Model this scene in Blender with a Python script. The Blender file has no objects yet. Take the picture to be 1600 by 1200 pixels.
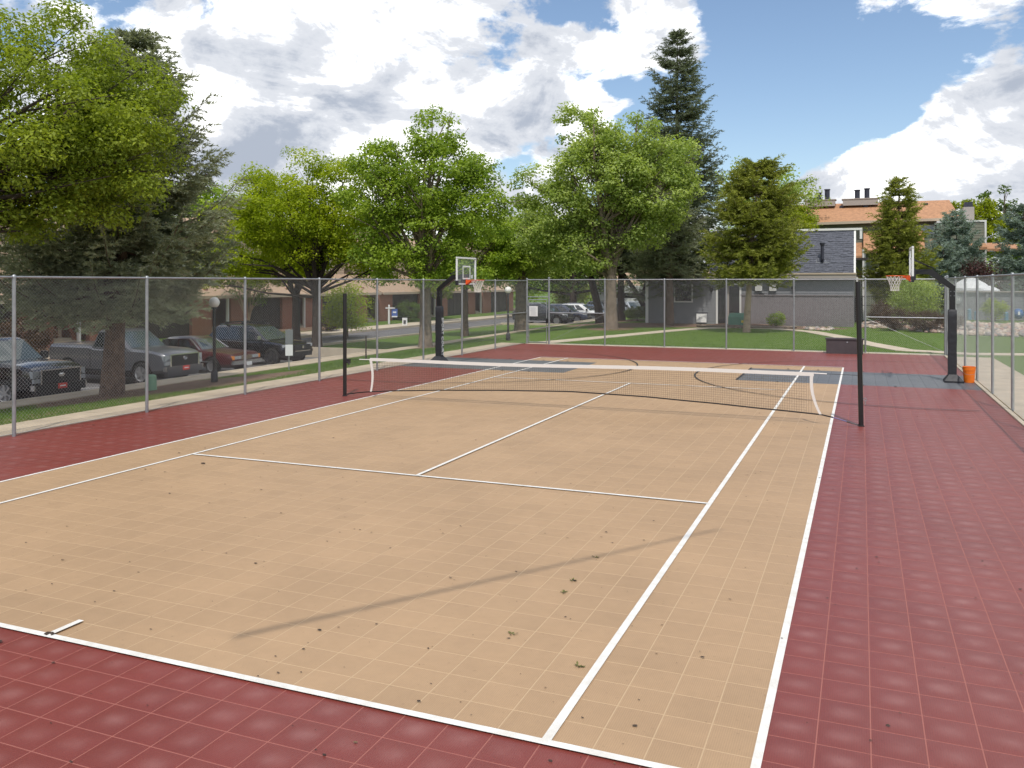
import bpy, math, random
import numpy as np
from mathutils import Vector, Matrix

S = bpy.context.scene
COL = S.collection
R = math.radians

# ------------------------------------------------------------------ camera
cam_d = bpy.data.cameras.new('camera')
cam = bpy.data.objects.new('camera', cam_d)
COL.objects.link(cam)
CAM = (5.871, -17.212, 2.753)
YAW = 0.3872
FPX = 1340.3
cam.location = CAM
cam.rotation_euler = (R(90), 0, YAW)
cam_d.sensor_width = 36
cam_d.lens = 36 * FPX / 1600
cam_d.shift_y = -(600 - 442.2) / 1600
cam_d.clip_start = 0.05
cam_d.clip_end = 3000
S.camera = cam

# ------------------------------------------------------------------ world and sun
SUN_EL, SUN_AZ = R(61), R(160)        # azimuth measured from +Y towards +X
world = bpy.data.worlds.new('World')
S.world = world
world.use_nodes = True
wn, wl = world.node_tree.nodes, world.node_tree.links
wn.clear()
w_out = wn.new('ShaderNodeOutputWorld')
sky = wn.new('ShaderNodeTexSky')
sky.sky_type = 'NISHITA'
sky.sun_disc = False
sky.sun_elevation = SUN_EL
sky.sun_rotation = SUN_AZ
sky.air_density = 1.0
sky.dust_density = 0.6
sky.ozone_density = 1.6
bg_sky = wn.new('ShaderNodeBackground')
bg_sky.inputs['Strength'].default_value = 0.135
wl.new(sky.outputs[0], bg_sky.inputs['Color'])


def wmath(op, a, b=None, clamp=False):
    n = wn.new('ShaderNodeMath')
    n.operation = op
    n.use_clamp = clamp
    for i, v in enumerate((a, b)):
        if v is None:
            continue
        if isinstance(v, (int, float)):
            n.inputs[i].default_value = v
        else:
            wl.new(v, n.inputs[i])
    return n.outputs[0]


def pix_dir(u, v):
    x, y = (u - 800) / FPX, (v - 442.2) / FPX
    d = Vector((-math.sin(YAW) + math.cos(YAW) * x, math.cos(YAW) + math.sin(YAW) * x, -y))
    return d.normalized()


tc = wn.new('ShaderNodeTexCoord')
GEN = tc.outputs['Generated']
sep = wn.new('ShaderNodeSeparateXYZ')
wl.new(GEN, sep.inputs[0])
comb = wn.new('ShaderNodeCombineXYZ')
wl.new(sep.outputs[0], comb.inputs[0])
wl.new(sep.outputs[1], comb.inputs[1])
wl.new(wmath('MULTIPLY', sep.outputs[2], 1.7), comb.inputs[2])


def wnoise(scale, detail, rough, dist=0.0, off=(0, 0, 0)):
    mp = wn.new('ShaderNodeMapping')
    mp.inputs['Location'].default_value = off
    wl.new(comb.outputs[0], mp.inputs[0])
    n = wn.new('ShaderNodeTexNoise')
    n.inputs['Scale'].default_value = scale
    n.inputs['Detail'].default_value = detail
    n.inputs['Roughness'].default_value = rough
    n.inputs['Distortion'].default_value = dist
    wl.new(mp.outputs[0], n.inputs['Vector'])
    return n.outputs[0]


def blob(u, v, rad_px, amp):
    d = pix_dir(u, v)
    vm = wn.new('ShaderNodeVectorMath')
    vm.operation = 'DISTANCE'
    vm.inputs[1].default_value = d
    wl.new(GEN, vm.inputs[0])
    r = rad_px / FPX
    m = wn.new('ShaderNodeMapRange')
    m.interpolation_type = 'SMOOTHERSTEP'
    m.inputs['From Min'].default_value = r
    m.inputs['From Max'].default_value = 0
    m.inputs['To Min'].default_value = 0
    m.inputs['To Max'].default_value = amp
    wl.new(vm.outputs['Value'], m.inputs['Value'])
    return m.outputs[0]


def wsum(l):
    o = l[0]
    for x in l[1:]:
        o = wmath('ADD', o, x)
    return o


n_big = wnoise(4.2, 12, 0.60, 0.25, (3.1, 1.7, 0.4))
n_fine = wnoise(13.0, 9, 0.62, 0.2, (1.0, 5.0, 0.0))
cover = wsum([wmath('MULTIPLY', n_big, 1.15), wmath('MULTIPLY', n_fine, 0.42), -0.225,
              blob(1180, 215, 210, -0.26), blob(1320, 190, 190, -0.24), blob(1020, 185, 120, -0.18), blob(1400, 130, 150, -0.16),
              blob(795, 270, 75, -0.22), blob(1230, 90, 150, -0.14),
              blob(560, 230, 330, 0.22), blob(330, 250, 260, 0.14), blob(760, 190, 160, 0.16),
              blob(1340, 300, 120, 0.30), blob(1250, 320, 110, 0.26), blob(1440, 330, 160, 0.28), blob(1530, 250, 160, 0.30),
              blob(1560, 190, 110, 0.18), blob(1115, 190, 60, 0.17), blob(1205, 150, 50, 0.12)])
mr = wn.new('ShaderNodeMapRange')
mr.interpolation_type = 'SMOOTHSTEP'
mr.inputs['From Min'].default_value = 0.50
mr.inputs['From Max'].default_value = 0.585
wl.new(cover, mr.inputs['Value'])
mask = mr.outputs[0]
shade = wsum([wmath('MULTIPLY', wnoise(6.5, 12, 0.64, 0.6, (7.7, 0.3, 1.1)), 1.15), wmath('MULTIPLY', n_fine, 0.62), -0.30,
              blob(450, 235, 170, 0.17), blob(380, 290, 110, 0.09), blob(540, 205, 90, 0.06), blob(640, 215, 90, -0.16), blob(330, 190, 60, -0.15),
              blob(1380, 280, 150, -0.06), blob(750, 230, 100, -0.03), blob(820, 180, 70, 0.05), blob(1590, 230, 80, 0.06)])
rampn = wn.new('ShaderNodeValToRGB')
rampn.color_ramp.interpolation = 'EASE'
e = rampn.color_ramp.elements
e[0].position, e[0].color = 0.50, (1.0, 1.0, 1.0, 1)
e[1].position, e[1].color = 0.82, (0.30, 0.335, 0.40, 1)
e2 = rampn.color_ramp.elements.new(0.63)
e2.color = (0.50, 0.52, 0.56, 1)
wl.new(shade, rampn.inputs[0])
bg_cl = wn.new('ShaderNodeBackground')
bg_cl.inputs['Strength'].default_value = 1.42
wl.new(rampn.outputs[0], bg_cl.inputs['Color'])
mixw = wn.new('ShaderNodeMixShader')
wl.new(mask, mixw.inputs[0])
wl.new(bg_sky.outputs[0], mixw.inputs[1])
wl.new(bg_cl.outputs[0], mixw.inputs[2])
wl.new(mixw.outputs[0], w_out.inputs[0])

sun_d = bpy.data.lights.new('sun', 'SUN')
sun_d.energy = 2.7
sun_d.angle = R(0.7)
sun_d.color = (1.0, 0.955, 0.88)
sun = bpy.data.objects.new('sun', sun_d)
COL.objects.link(sun)
sdir = Vector((math.sin(SUN_AZ) * math.cos(SUN_EL), math.cos(SUN_AZ) * math.cos(SUN_EL), math.sin(SUN_EL)))
sun.rotation_euler = sdir.to_track_quat('Z', 'Y').to_euler()

S.view_settings.view_transform = 'Standard'
S.view_settings.look = 'None'
S.view_settings.gamma = 1
S.view_settings.exposure = 0.12
S.view_settings.use_curve_mapping = False

# ------------------------------------------------------------------ helpers


def mat(name, color, rough=0.6, metal=0.0, var=0.0, vscale=3.0, bump=0.0, bscale=40.0, spec=0.5, color2=None, coat=0.0):
    m = bpy.data.materials.new(name)
    m.use_nodes = True
    nt = m.node_tree
    b = nt.nodes['Principled BSDF']
    b.inputs['Roughness'].default_value = rough
    b.inputs['Metallic'].default_value = metal
    b.inputs['Specular IOR Level'].default_value = spec
    b.inputs['Coat Weight'].default_value = coat
    c = tuple(color) + (1,)
    b.inputs['Base Color'].default_value = c
    tcn = nt.nodes.new('ShaderNodeTexCoord')
    if var > 0 or color2:
        n = nt.nodes.new('ShaderNodeTexNoise')
        n.inputs['Scale'].default_value = vscale
        n.inputs['Detail'].default_value = 6
        n.inputs['Roughness'].default_value = 0.65
        nt.links.new(tcn.outputs['Object'], n.inputs['Vector'])
        mx = nt.nodes.new('ShaderNodeMix')
        mx.data_type = 'RGBA'
        c2 = color2 or tuple(x * (1 - var) for x in color)
        c1 = color if color2 else tuple(min(1, x * (1 + var * .6)) for x in color)
        mx.inputs[6].default_value = tuple(c1) + (1,)
        mx.inputs[7].default_value = tuple(c2) + (1,)
        rm = nt.nodes.new('ShaderNodeMapRange')
        rm.inputs['From Min'].default_value = 0.35
        rm.inputs['From Max'].default_value = 0.65
        nt.links.new(n.outputs[0], rm.inputs['Value'])
        nt.links.new(rm.outputs[0], mx.inputs[0])
        nt.links.new(mx.outputs[2], b.inputs['Base Color'])
    if bump > 0:
        n2 = nt.nodes.new('ShaderNodeTexNoise')
        n2.inputs['Scale'].default_value = bscale
        n2.inputs['Detail'].default_value = 4
        nt.links.new(tcn.outputs['Object'], n2.inputs['Vector'])
        bp = nt.nodes.new('ShaderNodeBump')
        bp.inputs['Strength'].default_value = bump
        bp.inputs['Distance'].default_value = 0.02
        nt.links.new(n2.outputs[0], bp.inputs['Height'])
        nt.links.new(bp.outputs[0], b.inputs['Normal'])
    return m


def foliage_mat(name, dark, light, transl=0.35, rough=0.55):
    m = bpy.data.materials.new(name)
    m.use_nodes = True
    nt = m.node_tree
    b = nt.nodes['Principled BSDF']
    out = nt.nodes['Material Output']
    b.inputs['Roughness'].default_value = rough
    b.inputs['Specular IOR Level'].default_value = 0.3
    at = nt.nodes.new('ShaderNodeAttribute')
    at.attribute_name = 'leaf_tint'
    mx = nt.nodes.new('ShaderNodeMix')
    mx.data_type = 'RGBA'
    mx.inputs[6].default_value = tuple(dark) + (1,)
    mx.inputs[7].default_value = tuple(light) + (1,)
    nt.links.new(at.outputs['Fac'], mx.inputs[0])
    nt.links.new(mx.outputs[2], b.inputs['Base Color'])
    tr = nt.nodes.new('ShaderNodeBsdfTranslucent')
    br = nt.nodes.new('ShaderNodeMix')
    br.data_type = 'RGBA'
    br.blend_type = 'MULTIPLY'
    br.inputs[0].default_value = 1
    br.inputs[7].default_value = (1.25, 1.3, 0.6, 1)
    nt.links.new(mx.outputs[2], br.inputs[6])
    nt.links.new(br.outputs[2], tr.inputs['Color'])
    ms = nt.nodes.new('ShaderNodeMixShader')
    ms.inputs[0].default_value = transl
    nt.links.new(b.outputs[0], ms.inputs[1])
    nt.links.new(tr.outputs[0], ms.inputs[2])
    nt.links.new(ms.outputs[0], out.inputs[0])
    return m


class MB:
    """collects geometry for one mesh"""

    def __init__(self):
        self.v, self.f, self.m = [], [], []

    def add(self, vs, fs, mi=0):
        o = len(self.v)
        self.v += [tuple(p) for p in vs]
        self.f += [tuple(i + o for i in f) for f in fs]
        self.m += [mi] * len(fs)
        return self

    def box(self, c, s, mi=0, rz=0.0, rot=None):
        hx, hy, hz = s[0] / 2, s[1] / 2, s[2] / 2
        vs = []
        M = rot if rot is not None else Matrix.Rotation(rz, 3, 'Z')
        for x, y, z in ((-1, -1, -1), (1, -1, -1), (1, 1, -1), (-1, 1, -1), (-1, -1, 1), (1, -1, 1), (1, 1, 1), (-1, 1, 1)):
            p = M @ Vector((x * hx, y * hy, z * hz))
            vs.append((c[0] + p.x, c[1] + p.y, c[2] + p.z))
        return self.add(vs, [(0, 3, 2, 1), (4, 5, 6, 7), (0, 1, 5, 4), (1, 2, 6, 5), (2, 3, 7, 6), (3, 0, 4, 7)], mi)

    def span(self, a, b, mi=0):
        c = [(a[i] + b[i]) / 2 for i in range(3)]
        s = [abs(b[i] - a[i]) for i in range(3)]
        return self.box(c, s, mi)

    def tube(self, pts, rad, n=8, mi=0, cap=True):
        pts = [Vector(p) for p in pts]
        rr = rad if isinstance(rad, (list, tuple)) else [rad] * len(pts)
        vs, fs = [], []
        up = Vector((0, 0, 1))
        prev = None
        for i, p in enumerate(pts):
            if i == 0:
                t = pts[1] - p
            elif i == len(pts) - 1:
                t = p - pts[i - 1]
            else:
                t = pts[i + 1] - pts[i - 1]
            t.normalize()
            if prev is None:
                a = up if abs(t.z) < 0.9 else Vector((1, 0, 0))
                x = t.cross(a).normalized()
            else:
                x = (prev - t * prev.dot(t)).normalized()
            prev = x
            y = t.cross(x)
            for k in range(n):
                an = 2 * math.pi * k / n
                q = p + (x * math.cos(an) + y * math.sin(an)) * rr[i]
                vs.append(tuple(q))
        for i in range(len(pts) - 1):
            for k in range(n):
                a, b = i * n + k, i * n + (k + 1) % n
                fs.append((a, b, b + n, a + n))
        if cap:
            fs.append(tuple(reversed(range(n))))
            fs.append(tuple((len(pts) - 1) * n + k for k in range(n)))
        return self.add(vs, fs, mi)

    def lathe(self, prof, n=16, c=(0, 0, 0), axis='Z', mi=0):
        vs, fs = [], []
        for r, z in prof:
            for k in range(n):
                a = 2 * math.pi * k / n
                x, y = r * math.cos(a), r * math.sin(a)
                if axis == 'Z':
                    p = (x, y, z)
                elif axis == 'Y':
                    p = (x, z, y)
                else:
                    p = (z, x, y)
                vs.append((c[0] + p[0], c[1] + p[1], c[2] + p[2]))
        for i in range(len(prof) - 1):
            for k in range(n):
                a, b = i * n + k, i * n + (k + 1) % n
                fs.append((a, b, b + n, a + n) if axis != 'Y' else (a, a + n, b + n, b))
        return self.add(vs, fs, mi)

    def quad(self, a, b, c, d, mi=0):
        return self.add([a, b, c, d], [(0, 1, 2, 3)], mi)

    def slab(self, pts, h, mi=0):
        """prism below a (roughly flat) polygon given counter-clockwise from above"""
        n = len(pts)
        vs = list(pts) + [(p[0], p[1], p[2] - h) for p in pts]
        fs = [tuple(range(n))] + [tuple(reversed(range(n, 2 * n)))]
        fs += [(i, i + n, (i + 1) % n + n, (i + 1) % n) for i in range(n)]
        return self.add(vs, fs, mi)

    def build(self, name, mats, parent=None, smooth=False, angle=None, loc=None):
        me = bpy.data.meshes.new(name)
        me.from_pydata(self.v, [], self.f)
        if not isinstance(mats, (list, tuple)):
            mats = [mats]
        for m in mats:
            me.materials.append(m)
        if len(mats) > 1:
            me.polygons.foreach_set('material_index', self.m)
        me.update()
        if smooth:
            me.polygons.foreach_set('use_smooth', [True] * len(me.polygons))
            if angle:
                me.set_sharp_from_angle(angle=R(angle))
        o = bpy.data.objects.new(name, me)
        COL.objects.link(o)
        if parent is not None:
            o.parent = parent
        if loc is not None:
            o.location = loc
        return o


def tag(o, label=None, cat=None, group=None, kind=None):
    if label:
        o['label'] = label
    if cat:
        o['category'] = cat
    if group:
        o['group'] = group
    if kind:
        o['kind'] = kind
    return o


def empty(name, loc, label, cat, rz=0.0, group=None):
    o = bpy.data.objects.new(name, None)
    o.empty_display_size = 0.3
    COL.objects.link(o)
    o.location = loc
    o.rotation_euler = (0, 0, rz)
    return tag(o, label, cat, group)


def copy_tree(o, parent=None):
    c = o.copy()
    COL.objects.link(c)
    c.parent = parent
    for ch in o.children:
        copy_tree(ch, c)
    return c


def struct(o, label=None):
    o['kind'] = 'structure'
    if label:
        o['label'] = label
    return o


def smooth01(t):
    t = max(0.0, min(1.0, t))
    return t * t * (3 - 2 * t)


def ground(x, y):
    """height of the land"""
    if x > -9.6:
        z = 0.0
    elif x > -14.4:
        z = -0.45 * smooth01((-9.6 - x) / 4.8)
    elif x > -23:
        z = -0.45 - 0.42 * smooth01((-14.4 - x) / 5.5)
    elif x > -30:
        z = -0.87
    else:
        z = -0.87 + 0.35 * smooth01((-30 - x) / 4)
    # gentle rise to the right-hand rock bed
    if x > 6 and y > 34:
        z += 0.25 * smooth01((y - 34) / 6) * smooth01((x - 6) / 3)
    return z


def text_mesh(name, body, size, m, parent, loc, rot, extrude=0.003):
    cu = bpy.data.curves.new(name, 'FONT')
    cu.body = body
    cu.size = size
    cu.extrude = extrude
    cu.align_x = 'CENTER'
    cu.align_y = 'CENTER'
    cu.resolution_u = 2
    tmp = bpy.data.objects.new('tmp', cu)
    COL.objects.link(tmp)
    dg = bpy.context.evaluated_depsgraph_get()
    dg.update()
    me = bpy.data.meshes.new_from_object(tmp.evaluated_get(dg))
    bpy.data.objects.remove(tmp)
    me.name = name
    me.materials.clear()
    me.materials.append(m)
    o = bpy.data.objects.new(name, me)
    COL.objects.link(o)
    o.parent = parent
    o.location = loc
    o.rotation_euler = rot
    return o


def project(p):
    dx, dy, dz = p[0] - CAM[0], p[1] - CAM[1], p[2] - CAM[2]
    s, c = math.sin(YAW), math.cos(YAW)
    d = -s * dx + c * dy
    x = c * dx + s * dy
    if d < 0.1:
        return None
    return 800 + FPX * x / d, 442.2 - FPX * dz / d, d


# ------------------------------------------------------------------ materials
M = {}
M['white_paint'] = mat('white_line_paint', (0.80, 0.785, 0.75), 0.6, vscale=6, color2=(0.66, 0.63, 0.57), bump=.3, bscale=150)
M['black_line'] = mat('black_line_paint', (0.03, 0.028, 0.027), 0.6)
M['galv'] = mat('galvanised_steel', (0.36, 0.37, 0.38), 0.45, 0.7, var=0.15, vscale=4)
M['wire'] = mat('galvanised_wire', (0.50, 0.51, 0.50), 0.5, 0.3)
M['black_metal'] = mat('black_powder_coated_metal', (0.013, 0.012, 0.013), 0.35)
M['black_pad'] = mat('black_vinyl_padding', (0.018, 0.018, 0.022), 0.55, bump=0.9, bscale=7)
M['white_metal'] = mat('white_metal', (0.75, 0.76, 0.75), 0.4)
M['orange_metal'] = mat('orange_rim_metal', (0.80, 0.10, 0.015), 0.4)
M['net_white'] = mat('white_nylon', (0.74, 0.70, 0.62), 0.8)
M['net_tan'] = mat('dark_net_cord', (0.12, 0.09, 0.06), 0.8)
M['tape'] = mat('white_vinyl_tape', (0.74, 0.70, 0.66), 0.6)
M['rope'] = mat('black_rope', (0.015, 0.012, 0.012), 0.8)
M['strap_blue'] = mat('purple_blue_strap', (0.16, 0.15, 0.30), 0.7)
M['orange_plastic'] = mat('orange_plastic', (0.90, 0.19, 0.008), 0.45)
M['box_brown'] = mat('dark_brown_resin', (0.065, 0.052, 0.055), 0.55, var=0.15)
M['concrete'] = mat('concrete', (0.46, 0.375, 0.27), 0.85, var=0.18, vscale=1.3, bump=0.3, bscale=30)
M['concrete_pale'] = mat('pale_concrete', (0.52, 0.44, 0.33), 0.85, var=0.14, vscale=1.6, bump=0.3, bscale=30)
M['asphalt'] = mat('asphalt', (0.13, 0.125, 0.125), 0.85, var=0.22, vscale=0.35, bump=0.4, bscale=60)
M['mulch'] = mat('bark_mulch', (0.17, 0.105, 0.07), 0.95, var=0.4, vscale=6, bump=1.0, bscale=25)
M['bark_grey'] = mat('grey_bark', (0.20, 0.155, 0.115), 0.9, var=0.35, vscale=5, bump=1.0, bscale=14)
M['bark_dark'] = mat('dark_bark', (0.05, 0.036, 0.028), 0.9, var=0.35, vscale=5, bump=1.0, bscale=14)
M['bark_brown'] = mat('brown_spruce_bark', (0.15, 0.10, 0.07), 0.95, var=0.4, vscale=6, bump=1.2, bscale=16)
M['bark_pale'] = mat('pale_bark', (0.36, 0.27, 0.19), 0.9, var=0.3, vscale=5, bump=0.8, bscale=12)
M['leaf_locust'] = foliage_mat('yellow_green_leaves', (0.17, 0.25, 0.010), (0.52, 0.58, 0.030), 0.50)
M['leaf_maple'] = foliage_mat('green_leaves', (0.12, 0.21, 0.022), (0.44, 0.55, 0.07), 0.47)
M['leaf_bright'] = foliage_mat('light_green_leaves', (0.16, 0.24, 0.045), (0.56, 0.64, 0.20), 0.46)
M['leaf_near'] = foliage_mat('shaded_green_leaves', (0.11, 0.165, 0.018), (0.42, 0.49, 0.06), 0.46)  # muted green of the overhanging tree's leaves
M['leaf_dark'] = foliage_mat('dark_green_leaves', (0.05, 0.09, 0.018), (0.17, 0.25, 0.05), 0.38)
M['leaf_lime'] = foliage_mat('lime_leaves', (0.16, 0.21, 0.01), (0.42, 0.46, 0.02), 0.45)
M['leaf_pale'] = foliage_mat('variegated_leaves', (0.16, 0.22, 0.05), (0.42, 0.42, 0.12), 0.35)
M['leaf_red'] = foliage_mat('dark_red_leaves', (0.035, 0.015, 0.016), (0.11, 0.045, 0.04), 0.25)
M['leaf_barberry'] = foliage_mat('brown_red_leaves', (0.05, 0.032, 0.022), (0.15, 0.09, 0.05), 0.25)
M['needle_spruce'] = foliage_mat('spruce_needles', (0.15, 0.175, 0.11), (0.45, 0.47, 0.33), 0.3, 0.6)
M['needle_blue'] = foliage_mat('blue_spruce_needles', (0.14, 0.19, 0.165), (0.38, 0.46, 0.40), 0.25, 0.6)
M['needle_green'] = foliage_mat('green_conifer_needles', (0.13, 0.155, 0.025), (0.42, 0.44, 0.075), 0.3, 0.6)
M['needle_dark'] = foliage_mat('dark_spruce_needles', (0.075, 0.10, 0.065), (0.26, 0.29, 0.17), 0.25, 0.6)
M['grass_blade'] = foliage_mat('grass_blades', (0.07, 0.14, 0.018), (0.17, 0.26, 0.04), 0.3)
M['dead_leaf'] = mat('dead_leaf', (0.045, 0.028, 0.018), 0.8, var=0.5, vscale=3)

M['sprig'] = mat('wilting_green_leaf', (0.13, 0.13, 0.03), 0.8, var=.4, vscale=30)

TILE = 0.3048


def tile_mat(name, color, rough, dome, sheen=0.0):
    """court tile: faint moulded grid, a slightly domed face and a little dust"""
    m = bpy.data.materials.new(name)
    m.use_nodes = True
    nt = m.node_tree
    L = nt.links
    b = nt.nodes['Principled BSDF']
    b.inputs['Specular IOR Level'].default_value = 0.35
    geo = nt.nodes.new('ShaderNodeNewGeometry')
    pos = geo.outputs['Position']

    def mth(op, a, bb=None):
        n = nt.nodes.new('ShaderNodeMath')
        n.operation = op
        for i, v in enumerate((a, bb)):
            if v is None:
                continue
            if isinstance(v, (int, float)):
                n.inputs[i].default_value = v
            else:
                L.new(v, n.inputs[i])
        return n.outputs[0]

    def noise(scale, detail, rg=0.6):
        n = nt.nodes.new('ShaderNodeTexNoise')
        n.inputs['Scale'].default_value = scale
        n.inputs['Detail'].default_value = detail
        n.inputs['Roughness'].default_value = rg
        L.new(pos, n.inputs['Vector'])
        return n.outputs[0]
    sp = nt.nodes.new('ShaderNodeSeparateXYZ')
    L.new(pos, sp.inputs[0])
    # tile-local coordinates
    tx = mth('FRACT', mth('DIVIDE', mth('SUBTRACT', sp.outputs[0], X0 - 100 * TILE), TILE))
    ty = mth('FRACT', mth('DIVIDE', mth('SUBTRACT', sp.outputs[1], Y0 - 100 * TILE), TILE))
    hump = mth('MULTIPLY', mth('SINE', mth('MULTIPLY', tx, math.pi)), mth('SINE', mth('MULTIPLY', ty, math.pi)))
    gx = mth('SINE', mth('MULTIPLY', sp.outputs[0], 2 * math.pi / (TILE / 22)))
    gy = mth('SINE', mth('MULTIPLY', sp.outputs[1], 2 * math.pi / (TILE / 22)))
    grid = mth('MAXIMUM', gx, gy)
    # dirt and colour drift
    big = noise(0.55, 5)
    mid = noise(9.0, 5)
    mx = nt.nodes.new('ShaderNodeMix')
    mx.data_type = 'RGBA'
    mx.inputs[6].default_value = tuple(min(1, c * 1.06) for c in color) + (1,)
    mx.inputs[7].default_value = tuple(c * 0.93 for c in color) + (1,)
    f = mth('ADD', mth('MULTIPLY', big, 0.7), mth('MULTIPLY', mid, 0.3))
    rm = nt.nodes.new('ShaderNodeMapRange')
    rm.inputs['From Min'].default_value = 0.38
    rm.inputs['From Max'].default_value = 0.62
    L.new(f, rm.inputs['Value'])
    L.new(rm.outputs[0], mx.inputs[0])
    # worn, dusty and water-marked areas
    wear = nt.nodes.new('ShaderNodeMix')
    wear.data_type = 'RGBA'
    wm = nt.nodes.new('ShaderNodeMapRange')
    wm.inputs['From Min'].default_value = 0.50
    wm.inputs['From Max'].default_value = 0.72
    wm.inputs['To Max'].default_value = 0.14
    L.new(mth('ADD', mth('MULTIPLY', noise(0.28, 8, 0.7), 0.6), mth('MULTIPLY', noise(1.7, 8, 0.75), 0.4)), wm.inputs['Value'])
    L.new(wm.outputs[0], wear.inputs[0])
    L.new(mx.outputs[2], wear.inputs[6])
    wear.inputs[7].default_value = (color[0] * .62, color[1] * .64, color[2] * .70, 1)
    spk = nt.nodes.new('ShaderNodeMix')
    spk.data_type = 'RGBA'
    sm = nt.nodes.new('ShaderNodeMapRange')
    sm.inputs['From Min'].default_value = 0.66
    sm.inputs['From Max'].default_value = 0.74
    sm.inputs['To Max'].default_value = 0.35
    L.new(noise(26.0, 3, 0.5), sm.inputs['Value'])
    L.new(sm.outputs[0], spk.inputs[0])
    L.new(wear.outputs[2], spk.inputs[6])
    spk.inputs[7].default_value = (color[0] * .5, color[1] * .5, color[2] * .5, 1)
    # perforations read a little darker close up
    mg = nt.nodes.new('ShaderNodeMix')
    mg.data_type = 'RGBA'
    mg.blend_type = 'MULTIPLY'
    gm = nt.nodes.new('ShaderNodeMapRange')
    gm.inputs['From Min'].default_value = -0.2
    gm.inputs['From Max'].default_value = 0.9
    gm.inputs['To Min'].default_value = 0.16
    gm.inputs['To Max'].default_value = 0.0
    L.new(grid, gm.inputs['Value'])
    L.new(gm.outputs[0], mg.inputs[0])
    L.new(spk.outputs[2], mg.inputs[6])
    mg.inputs[7].default_value = (0, 0, 0, 1)
    # each tile a hair different
    fl = nt.nodes.new('ShaderNodeTexWhiteNoise')
    fl.noise_dimensions = '2D'
    cb = nt.nodes.new('ShaderNodeCombineXYZ')
    L.new(mth('FLOOR', mth('DIVIDE', mth('SUBTRACT', sp.outputs[0], X0 - 100 * TILE), TILE)), cb.inputs[0])
    L.new(mth('FLOOR', mth('DIVIDE', mth('SUBTRACT', sp.outputs[1], Y0 - 100 * TILE), TILE)), cb.inputs[1])
    L.new(cb.outputs[0], fl.inputs['Vector'])
    hv = nt.nodes.new('ShaderNodeHueSaturation')
    L.new(mth('ADD', 0.965, mth('MULTIPLY', fl.outputs[0], 0.07)), hv.inputs['Value'])
    L.new(mg.outputs[2], hv.inputs['Color'])
    # highlight painted into the colour: a pale spot mid-tile
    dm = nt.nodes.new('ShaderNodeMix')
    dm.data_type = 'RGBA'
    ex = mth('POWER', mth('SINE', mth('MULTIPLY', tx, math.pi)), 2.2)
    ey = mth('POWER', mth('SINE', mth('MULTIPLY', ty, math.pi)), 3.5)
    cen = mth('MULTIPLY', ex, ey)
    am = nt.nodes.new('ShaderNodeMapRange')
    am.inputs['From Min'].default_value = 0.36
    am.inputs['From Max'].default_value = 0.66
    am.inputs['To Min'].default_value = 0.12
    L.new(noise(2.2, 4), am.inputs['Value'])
    L.new(mth('MULTIPLY', mth('MULTIPLY', cen, am.outputs[0]), sheen), dm.inputs[0])
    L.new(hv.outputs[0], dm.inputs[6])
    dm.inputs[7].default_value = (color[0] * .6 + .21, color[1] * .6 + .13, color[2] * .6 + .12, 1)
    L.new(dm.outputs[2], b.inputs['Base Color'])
    rr = mth('ADD', rough, mth('MULTIPLY', noise(3.0, 4), 0.12))
    L.new(rr, b.inputs['Roughness'])
    bp = nt.nodes.new('ShaderNodeBump')
    bp.inputs['Strength'].default_value = 1.0
    bp.inputs['Distance'].default_value = dome
    L.new(hump, bp.inputs['Height'])
    bp2 = nt.nodes.new('ShaderNodeBump')
    bp2.inputs['Strength'].default_value = 0.25
    bp2.inputs['Distance'].default_value = 0.0012
    L.new(grid, bp2.inputs['Height'])
    L.new(bp.outputs[0], bp2.inputs['Normal'])
    L.new(bp2.outputs[0], b.inputs['Normal'])
    return m


# ------------------------------------------------------------------ land
CX0, CX1, CY0, CY1 = -8.38, 8.76, -20.0, 19.05    # court slab
HL, HR, SL, SR = 5.165, 5.312, 4.09, 4.115
BN, BF, SN, SF = 12.39, 12.68, 6.40, 5.775
X0, Y0 = HR, -BN
KY0, KY1 = Y0 + 66 * TILE - 0.0, Y0 + 78 * TILE      # key (12 tiles)
KXL, KXR = X0 - 26 * TILE, X0 - 9 * TILE + 0.0

# terrain sheet with height function
xs = sorted(set([-400, -250, -160, -110, -80, -60, -50] + [round(-44 + i * 0.6, 3) for i in range(110)] + [24, 27, 31, 38, 50, 70, 110, 180, 300, 400]))
ys = sorted(set([-200, -120, -70, -45, -30, -22] + [round(-18 + i * 1.0, 3) for i in range(115)] + [102, 110, 125, 150, 200, 300, 500, 800]))
vs, fs = [], []


def in_lot(x, y):
    return (-29.2 < x < -15.68 and y < 19.2) or (-29.2 < x < -23.2 and y < 53) or (-29.2 < x < -16.6 and 52 < y < 96)


for y in ys:
    for x in xs:
        z = ground(x, y)
        if in_lot(x, y):
            z -= 0.35
        if CX0 < x < CX1 and CY0 < y < CY1:
            z = -0.3
        vs.append((x, y, z - 0.015))
nx = len(xs)
for j in range(len(ys) - 1):
    for i in range(nx - 1):
        a = j * nx + i
        fs.append((a, a + 1, a + nx + 1, a + nx))


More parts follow.
